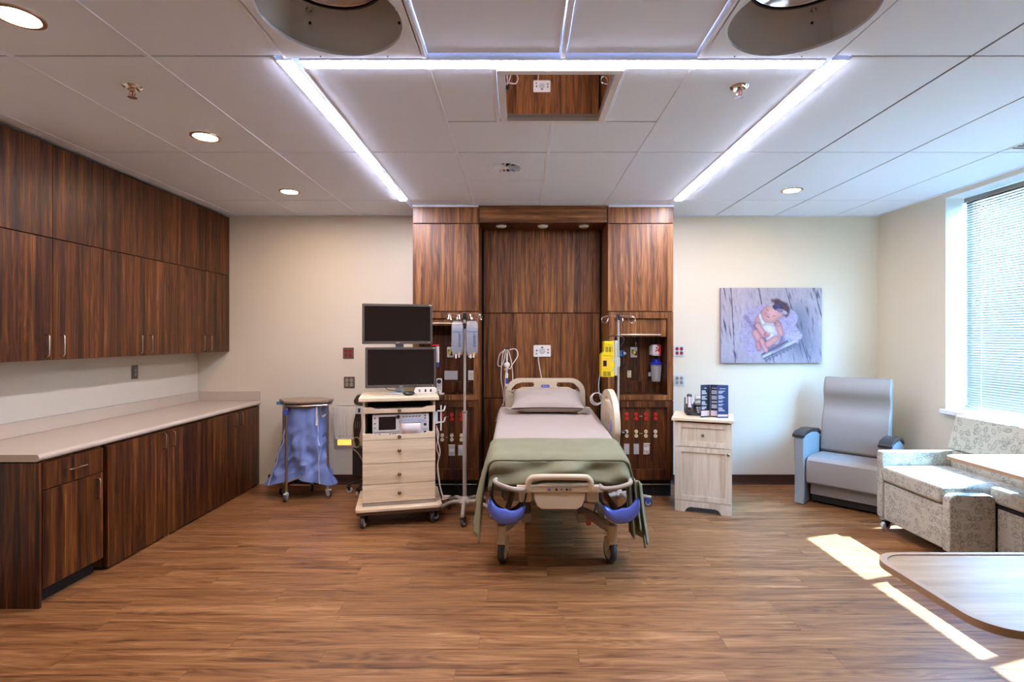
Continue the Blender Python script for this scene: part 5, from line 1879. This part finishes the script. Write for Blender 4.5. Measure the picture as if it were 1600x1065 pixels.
MB().tube(spline([(.232, -.06, .84), (.235, -.08, .875), (.21, -.10, .885), (.185, -.11, .86), (.185, -.11, .80), (.20, -.10, .77), (.225, -.08, .79)], 5), .009, 8).build('lid_lever', STEEL, lh)
MB().tube([(-.10, -.19, .175), (.232, -.06, .30)], .008, 8).tube([(-.10, -.19, .175), (-.225, .03, .17)], .008, 8).build('cross_bar', STEEL, lh)
B(-.085, -.16, .135, .10, .02, .150).build('foot_shelf', STEEL, lh, bev=.004)
BAGB = mat('blue_nylon_bag', (124, 148, 210), rough=.38, noise_amt=.06, noise_scale=7)
bgm = MB()


def bagfn(u, v):
    a = 2 * PI * u
    z = .868 - v * .72
    f_ = v
    rx = .205 + .055 * f_ ** 1.6 + .11 * max(0, f_ - .50) * (1.1 if math.cos(a) < 0 else .15)
    ry = .135 + .02 * f_
    fold = (.024 + .040 * f_) * noise.noise(Vector((math.cos(a) * 2.4, math.sin(a) * 2.4, v * 2.2))) + .010 * math.sin(7 * a + 4 * v) * (.3 + f_) + .016 * f_ * noise.noise(Vector((math.cos(a) * 5 + v * 3, math.sin(a) * 5, v * 7 + 3)))
    cr_ = .045 * abs(noise.noise(Vector((math.cos(a) * 3 + v * 5, math.sin(a) * 3, v * 6)))) * min(1, f_ * 2.5)
    x = (rx + fold - cr_) * math.cos(a)
    y = (ry + fold - cr_) * math.sin(a)
    # lobes sag at the two sides, the middle is held up on the shelf
    side = abs(math.cos(a)) ** 1.4
    if v > .55:
        q = (v - .55) / .45
        z += .045 * q * (1 - side) - .045 * q * side
        x += -.05 * q * side * (1 if math.cos(a) < 0 else -.15)
    return (x, y - .01, z)


bgm.grid(bagfn, 96, 44, True)
# bottom gathered upward
bgm.grid(lambda u, v: tuple(Vector(bagfn(u, 1.0)) * (1 - v * .9) + Vector((-.0, -.01, .22)) * (v * .9)), 96, 6, True)
bag_o = bgm.build('linen_bag', BAGB, None, solid=.003, weld=True, ang=38)
tag(bag_o, 'shiny blue nylon bag hanging inside the rolling linen hamper frame', 'bag')
bag_o.location = (HX, HY, 0)
pipe = mat('white_piping', (206, 210, 222), rough=.6)
for uu in (.60, .885):
    MB().tube([Vector(bagfn(uu + .012 * math.sin(v * 5), v)) + Vector((0, -.007, 0)) for v in [k / 24 for k in range(25)]], .0045, 6).build('piping', pipe, bag_o)
MB().tube(spline([(.165, -.15, .87), (.163, -.158, .80), (.168, -.16, .75)], 4), .005, 6).cyl((.168, -.160, .70), (.168, -.16, .755), .012, .007, n=10).build('drawstring_toggle', WHITE, bag_o)

# ================================================================== NIGHTSTAND
NX, NY, NR = 1.652, 4.650, R(-21)
ns = thing('nightstand', 'pale wood nightstand with one drawer and a shaker door, right of the headwall', 'nightstand', (NX, NY, 0), NR)
hw, f, bk3 = .232, -.205, .20
B(-hw, f + .02, .0, -hw + .02, bk3, .792).build('side_panel', ASHZ, ns, bev=.001, seg=1)
B(hw - .02, f + .02, .0, hw, bk3, .792).build('side_panel', mat('white_side_panel', (214, 210, 202), rough=.5, noise_amt=.03), ns, bev=.001, seg=1)
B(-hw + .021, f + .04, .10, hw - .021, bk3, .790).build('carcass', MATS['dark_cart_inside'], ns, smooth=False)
MB().prism(rrect(-hw - .026, f - .026, hw + .018, bk3 + .02, .004), 'xy', .7925, .818).build('top', ASH, ns, bev=.004)
MB().prism([(-hw, 0), (-hw + .085, 0), (-hw + .09, .014), (-hw + .105, .035), (-hw + .13, .045), (hw - .13, .045), (hw - .105, .035), (hw - .09, .014), (hw - .085, 0), (hw, 0), (hw, .095), (-hw, .095)],
           'xz', f, f + .0195).build('apron', ASHZ, ns, bev=.0015, seg=1)


def shaker(name, z0, z1, st):
    d = MB().ringplate([(-hw, z0), (hw, z0), (hw, z1), (-hw, z1)], [[(-hw + st, z0 + st * .8), (hw - st, z0 + st * .8), (hw - st, z1 - st * .8), (-hw + st, z1 - st * .8)]], 'xz', f, f + .0195
                       ).build(name, ASHZ, ns, bev=.0012, seg=1)
    B(-hw + st - .01, f + .008, z0 + st * .8 - .01, hw - st + .01, f + .016, z1 - st * .8 + .01).build('inset_panel', ASHZ, d, smooth=False)
    return d


d = shaker('drawer', .570, .778, .055)
knob(d, .0, f + .008, .675, .014)
d = shaker('door', .100, .565, .055)
knob(d, hw - .030, f, .525, .014)
NM = Matrix.Translation((NX, NY, 0)) @ Matrix.Rotation(NR, 4, 'Z')
# telephone
ph = thing('desk_phone', 'black and silver desk telephone on the nightstand', 'telephone', NM @ Vector((-.075, .055, .8185)), NR + R(10))
MB().prism([(-.10, 0), (.10, 0), (.10, .06), (.085, .085), (-.07, .02), (-.10, .014)], 'yz', -.085, .10).build('base', BLACKP, ph, bev=.006)
B(.0, -.095 + .10, .078, .09, .095, .10).build('screen_housing', GREYP, ph, bev=.003)
MB().prism([(.03, .092), (.055, .165), (.065, .162), (.045, .092)], 'yz', .005, .10).build('display_stand', mat('beige_grey_plastic', (170, 160, 146), rough=.5), ph, bev=.002)
MB(Matrix.Identity(4)).box(.012, .030, .135, .095, .042, .160).build('display', WHITE, ph, smooth=False)
MB().tube(spline([(-.055, -.06, .06), (-.052, -.035, .095), (-.048, .0, .14), (-.046, .02, .165)], 5), [.018] * 16, 10).build('handset', mat('pink_grey_plastic', (150, 130, 130), rough=.3), ph)
MB().ball((-.046, .018, .165), (.025, .028, .020), 14).build('earpiece', mat('dark_grey_plastic', (70, 68, 68), rough=.4), ph)
MB().box(-.09, .0, .05, -.078, .03, .15).build('handset_cradle', GREYP, ph, bev=.003)
MB().tube(spline([(-.09, -.08, .03), (-.04, -.12, .012), (.02, -.135, .01), (.07, -.12, .012)], 6), .006, 6).tube(spline([(-.09, -.09, .045), (-.02, -.125, .03), (.05, -.125, .022)], 6), .0035, 6).build('coiled_cord', CORDK, ph)
mb = MB()
for i in range(3):
    for j in range(4):
        mb.box(.01 + i * .025, -.088 + j * .022, .024 + j * .0118, .028 + i * .025, -.072 + j * .022, .031 + j * .0118)
mb.build('keys', LGREY, ph, smooth=False)
# tri-fold card
tf = thing('folded_card', 'dark blue three-panel information card standing on the nightstand', 'card', NM @ Vector((.132, -.085, .8185)), NR)
NAVY = mat('navy_print', (24, 32, 58), rough=.4)
NAVB = mat('mid_blue_print', (40, 66, 116), rough=.4)
TXT = mat('pale_print', (206, 208, 216), rough=.6)
BOXP = mat('pale_pink_print', (216, 200, 202), rough=.6)
pw_, phh = .105, .285
for (k, x, y, a, m_, ww) in ((0, -.075, 0, R(62), NAVY, .10), (1, 0, 0, 0, NAVY, .150), (2, .075, 0, R(-118), NAVB, .100)):
    if k == 0:
        M_ = Matrix.Translation((-.075, 0, 0)) @ Matrix.Rotation(R(40), 4, 'Z') @ Matrix.Translation((-.05, 0, 0))
    elif k == 1:
        M_ = Matrix.Identity(4)
    else:
        M_ = Matrix.Translation((.075, 0, 0)) @ Matrix.Rotation(R(-48), 4, 'Z') @ Matrix.Translation((.059, 0, 0))
    if k == 2:
        M_ = Matrix.Translation((.075, 0, 0)) @ Matrix.Rotation(R(-158), 4, 'Z') @ Matrix.Translation((.050, 0, 0)) @ Matrix.Rotation(PI, 4, 'Z')
    pn = MB(M_).box(-ww / 2 + .001, -.001, 0, ww / 2 - .001, .001, phh).build('panel', m_, tf, smooth=False)
    mb = MB(M_)
    rnd = random.Random(5 + k)
    z = phh - .055
    while z > .075:
        nl_ = rnd.randint(2, 4)
        for q in range(nl_):
            w2 = rnd.uniform(.45, .85) * (ww - .03)
            mb.box(-ww / 2 + .012, -.0018, z, -ww / 2 + .012 + w2, -.0012, z + .0052)
            z -= .0088
        z -= .012
    mb.build('printed_lines', TXT, pn, smooth=False)
    MB(M_).box(-ww / 2 + .006, -.0019, .012, ww / 2 - .006, -.0012, .058 if k < 2 else .03).build('printed_box', BOXP, pn, smooth=False)
    t3 = text_part(['Info', 'Contacts & Phones', 'Services'][k], .0155 if k == 1 else .016, mat('white_print', (236, 236, 240), rough=.6), pn, Vector((0, -.0016, phh - .03)), RFRONT, 'heading') if True else None
    t3.data.transform(M_)

# ================================================================== RECLINER
VIN = mat('grey_vinyl_upholstery', (138, 129, 122), rough=.5, noise_amt=.02, noise_scale=5)
VIN2 = mat('blue_grey_vinyl', (138, 140, 140), rough=.5, noise_amt=.02)
rcn = thing('recliner_chair', 'grey vinyl recliner with dark arm caps in the corner by the window', 'armchair', (3.047, 4.757, 0), R(-45))
W2, AW = .37, .085
armprof = [(-.385, 0.0), (-.37, .10), (-.362, .30), (-.378, .48), (-.385, .605), (-.33, .622), (-.15, .632), (.05, .612), (.16, .56), (.20, .50), (.21, .0)]
for s in (-1, 1):
    a, b = (s * W2, s * (W2 - AW)) if s > 0 else (-W2, -W2 + AW)
    lo_, hi_ = min(a, b), max(a, b)
    arm = MB().prism(armprof, 'yz', lo_, hi_).build('arm', VIN2, rcn, bev=.014, seg=3)
    capo = [(-.398, .606), (-.33, .628), (-.15, .638), (.05, .618), (.165, .566), (.175, .585), (.06, .645), (-.14, .668), (-.33, .658), (-.398, .634)]
    MB().prism(capo, 'yz', lo_ - .008, hi_ + .008).build('arm_cap', mat('dark_brown_arm_cap', (40, 34, 32), rough=.35), arm, bev=.005)
iw = W2 - AW - .006
MB().prism([(-.355, .195), (-.362, .30), (-.352, .405), (-.325, .435), (-.20, .440), (.14, .415), (.16, .30), (.14, .195)], 'yz', -iw, iw).build('seat', VIN, rcn, bev=.022, seg=4)
MB().prism([(-.285, .085), (-.285, .185), (.15, .185), (.15, .085)], 'yz', -iw + .02, iw - .02).build('front_panel', mat('taupe_vinyl', (134, 124, 116), rough=.55), rcn, bev=.008)
backp = [(.085, .44), (.09, .52), (.105, .62), (.135, .74), (.185, .84), (.195, .92), (.180, .99), (.195, 1.06), (.235, 1.135), (.275, 1.135), (.29, 1.06), (.28, .92), (.26, .78), (.235, .6), (.225, .40), (.20, .36), (.165, .38)]
pp = [(p[0], p[1]) for p in spline([(a, b, 0) for a, b in backp[:9]], 3)] + [(p[0], p[1]) for p in spline([(a, b, 0) for a, b in backp[9:]], 3)]
MB().prism([(p[0], p[1]) for p in pp], 'yz', -.276, .276).build('backrest', VIN, rcn, bev=.016, seg=4, ang=50)
MB().box(-.26, -.25, .02, .26, .18, .075).build('underframe', BLACKP, rcn, bev=.004)
for (x, y) in ((-.33, -.32), (.33, -.32), (-.33, .15), (.33, .15)):
    MB().cyl((x, y, -.0), (x, y, .0), .02, n=8) if False else None

# ================================================================== SLEEPER SOFA
def leaf_fabric(name, base, line):
    m = bpy.data.materials.new(name)
    m.use_nodes = True
    t = m.node_tree
    L = t.links.new
    b = t.nodes['Principled BSDF']
    b.inputs['Roughness'].default_value = .8
    uv = t.nodes.new('ShaderNodeUVMap')
    uv.uv_map = 'uv'

    def V(op, a, c=None):
        n = t.nodes.new('ShaderNodeVectorMath')
        n.operation = op
        for i, q in enumerate((a, c)):
            if q is None:
                continue
            if hasattr(q, 'is_linked') or hasattr(q, 'links'):
                L(q, n.inputs[i])
            else:
                n.inputs[i].default_value = q
        return n

    def Mt(op, a, c=None, d=None):
        n = t.nodes.new('ShaderNodeMath')
        n.operation = op
        for i, q in enumerate((a, c, d)):
            if q is None:
                continue
            if hasattr(q, 'links'):
                L(q, n.inputs[i])
            else:
                n.inputs[i].default_value = q
        return n.outputs[0]

    masks = []
    for (scale, off, la, lb) in ((17.0, 0.0, .40, .22), (19.0, 3.7, .38, .20)):
        sc = V('SCALE', uv.outputs[0])
        sc.inputs['Scale'].default_value = scale
        ad = V('ADD', sc.outputs[0], (off, off * 1.7, 0))
        vo = t.nodes.new('ShaderNodeTexVoronoi')
        vo.voronoi_dimensions = '2D'
        vo.inputs['Scale'].default_value = 1.0
        vo.inputs['Randomness'].default_value = .75
        L(ad.outputs[0], vo.inputs['Vector'])
        df_ = V('SUBTRACT', ad.outputs[0], vo.outputs['Position'])
        sp = t.nodes.new('ShaderNodeSeparateXYZ')
        L(df_.outputs[0], sp.inputs[0])
        cs = t.nodes.new('ShaderNodeSeparateColor')
        L(vo.outputs['Color'], cs.inputs[0])
        ang = Mt('MULTIPLY', cs.outputs[0], 6.283)
        ca_, sa_ = Mt('COSINE', ang), Mt('SINE', ang)
        x = Mt('ADD', Mt('MULTIPLY', sp.outputs[0], ca_), Mt('MULTIPLY', sp.outputs[1], sa_))
        y = Mt('SUBTRACT', Mt('MULTIPLY', sp.outputs[1], ca_), Mt('MULTIPLY', sp.outputs[0], sa_))
        e = Mt('SQRT', Mt('ADD', Mt('POWER', Mt('DIVIDE', x, la), 2.0), Mt('POWER', Mt('DIVIDE', y, lb), 2.0)))
        ring1 = Mt('LESS_THAN', Mt('ABSOLUTE', Mt('SUBTRACT', e, 1.0)), .09)
        ring2 = Mt('LESS_THAN', Mt('ABSOLUTE', Mt('SUBTRACT', e, .58)), .07)
        # sprays: keep leaves only in clustered patches
        cl = t.nodes.new('ShaderNodeTexNoise')
        cl.noise_dimensions = '2D'
        cl.inputs['Scale'].default_value = .42
        cl.inputs['Detail'].default_value = 1
        L(vo.outputs['Position'], cl.inputs['Vector'])
        keep = Mt('GREATER_THAN', cl.outputs[0], .43)
        masks.append(Mt('MULTIPLY', Mt('MAXIMUM', ring1, Mt('MULTIPLY', ring2, .6)), keep))
    mk = Mt('MAXIMUM', masks[0], masks[1])
    # woven cross streaks
    mp = t.nodes.new('ShaderNodeMapping')
    mp.inputs['Scale'].default_value = (6, 180, 1)
    L(uv.outputs[0], mp.inputs['Vector'])
    n = t.nodes.new('ShaderNodeTexNoise')
    n.inputs['Scale'].default_value = 1
    n.inputs['Detail'].default_value = 2
    L(mp.outputs[0], n.inputs['Vector'])
    r = t.nodes.new('ShaderNodeMapRange')
    r.inputs['From Min'].default_value = .35
    r.inputs['From Max'].default_value = .65
    r.inputs['To Min'].default_value = .90
    r.inputs['To Max'].default_value = 1.06
    L(n.outputs[0], r.inputs[0])
    mx = t.nodes.new('ShaderNodeMix')
    mx.data_type = 'RGBA'
    mx.inputs[6].default_value = lin(*base)
    mx.inputs[7].default_value = lin(*line)
    L(Mt('MULTIPLY', mk, .9), mx.inputs[0])
    s2 = V('SCALE', mx.outputs[2])
    L(r.outputs[0], s2.inputs['Scale'])
    L(s2.outputs[0], b.inputs['Base Color'])
    return m


FAB = leaf_fabric('leaf_print_fabric', (178, 172, 158), (96, 94, 90))
so = thing('sleeper_sofa', 'pale sleeper sofa in a grey leaf-outline print under the window', 'sofa', (3.20, 3.75, 0))
ox, oy = 3.20, 3.75
SX0, SY0, SY1 = 2.85, 3.435, 4.13
B(SX0 + .008 - ox, SY0 + .066 - oy, .09, 3.34 - ox, SY1 - .066 - oy, .385).build('base_front', FAB, so, bev=.012, seg=3)
# far arm
MB().prism(rrect(SX0 - ox, .09, 3.45 - ox, .622, (.03, .01, .02, .02)), 'xz', SY1 - .064 - oy, SY1 - oy).build('arm', FAB, so, bev=.014, seg=3)
# near low arm
MB().prism(rrect(SX0 + .006 - ox, .085, 3.165 - ox, .470, (.008, .008, .05, .05)), 'xz', SY0 - oy, SY0 + .062 - oy).build('arm', FAB, so, bev=.010, seg=3)
# seat cushion
MB().box(SX0 - .012 - ox, SY0 + .064 - oy, .392, 3.375 - ox, SY1 - .068 - oy, .516).build('seat', FAB, so, bev=.030, seg=4)
MB().box(3.17 - ox, 2.62 - oy, .405, 3.375 - ox, SY0 + .061 - oy, .514).build('seat', FAB, so, bev=.022, seg=4)
# back: lower bolster and sloping backrest
bkp = [(3.385, .42), (3.380, .60), (3.395, .635), (3.60, .635), (3.62, .42)]
MB().prism([(p[0] - ox, p[1]) for p in bkp], 'xz', 2.60 - oy, SY1 - .068 - oy).build('bolster', FAB, so, bev=.016, seg=3)
bkp = [(3.395, .640), (3.458, .895), (3.478, .906), (3.60, .900), (3.63, .640)]
MB().prism([(p[0] - ox, p[1]) for p in bkp], 'xz', 2.60 - oy, SY1 - .02 - oy).build('backrest', FAB, so, bev=.012, seg=3)
MB().box(3.46 - ox, 2.6 - oy, .09, 3.62 - ox, SY1 - .066 - oy, .415).build('rear_frame', FAB, so, bev=.01)
# storage section with a black ledge
B(3.170 - ox, 2.62 - oy, .09, 3.45 - ox, SY0 - .002 - oy, .385).build('storage_base', FAB, so, bev=.008)
B(3.168 - ox, 2.60 - oy, .3855, 3.45 - ox, SY0 - .002 - oy, .402).build('ledge', BLACKP, so, bev=.003)
for (x, y) in ((SX0 + .05, SY1 - .05), (SX0 + .05, SY0 + .05), (3.5, SY1 - .1), (3.5, 2.75)):
    caster_parts(so, x - ox, y - oy, .092, .036, .026, R(100), BLACKP, LGREY, LGREY)

# ================================================================== OVERBED TABLES
def overbed(name, label, x0, y0, x1, y1, z, col, basept, r=.09, top_m=MAPLE):
    cx, cy = (x0 + x1) / 2, (y0 + y1) / 2
    t = thing(name, label, 'table', (cx, cy, 0), group='overbed tables')
    hx_, hy_ = (x1 - x0) / 2, (y1 - y0) / 2

    def outline(g, bow=.012):
        pts = []
        for (px_, py_) in rrect(-hx_ + g, -hy_ + g, hx_ - g, hy_ - g, r - g * .6, 10):
            pts.append((px_, py_))
        return pts
    top = MB().prism(outline(.004), 'xy', z - .020, z - .003).build('tabletop', top_m, t, smooth=False)
    MB().ringplate(outline(0), [outline(.020)], 'xy', z - .0225, z).build('edge_band', mat('tan_edge_band', (172, 140, 108), rough=.45), top, bev=.002)
    bx, by = basept[0] - cx, basept[1] - cy
    MB().box(bx - .10, by - .07, z - .050, bx + .10, by + .07, z - .0228).build('top_bracket', GREYP, t, bev=.004)
    MB().box(bx - .035, by - .022, .06, bx + .035, by + .022, z - .051).build('column', mat('taupe_column', (176, 166, 152), rough=.4, metal=.3), t, bev=.004)
    for s in (-1, 1):
        a = (bx - .28, by + s * .17) if col == 'x' else (bx + s * .17, by - .30)
        b = (bx + .10, by + s * .17) if col == 'x' else (bx + s * .17, by + .14)
        lg = MB().box(min(a[0], b[0]) - .018, min(a[1], b[1]) - .018, .055, max(a[0], b[0]) + .018, max(a[1], b[1]) + .018, .085).build('base_leg', BEDMETAL, t, bev=.006)
        for q in (a, b):
            caster_parts(lg, q[0], q[1], .056, .0235, .018, .6, BLACKP, RUBBER, LGREY)
    if col == 'x':
        MB().box(bx - .03, by - .150, .056, bx + .03, by + .150, .084).build('cross_rail', BEDMETAL, t, bev=.004)
    else:
        MB().box(bx - .150, by - .03, .056, bx + .150, by + .03, .084).build('cross_rail', BEDMETAL, t, bev=.004)
    return t


t1 = overbed('overbed_table', 'overbed table with its sunlit tray reaching over the sleeper sofa', 2.765, 2.60, 3.372, 3.385, .752, 'y', (3.02, 2.72), r=.06)
l = MB().box(-.245, -.16, .712, -.19, .03, .7285).build('height_lever', BLACKP, t1, bev=.004)
overbed('overbed_table', 'maple overbed table in the near right corner of the room', 1.235, 1.345, 2.10, 1.845, .752, 'x', (1.95, 1.60), r=.10)
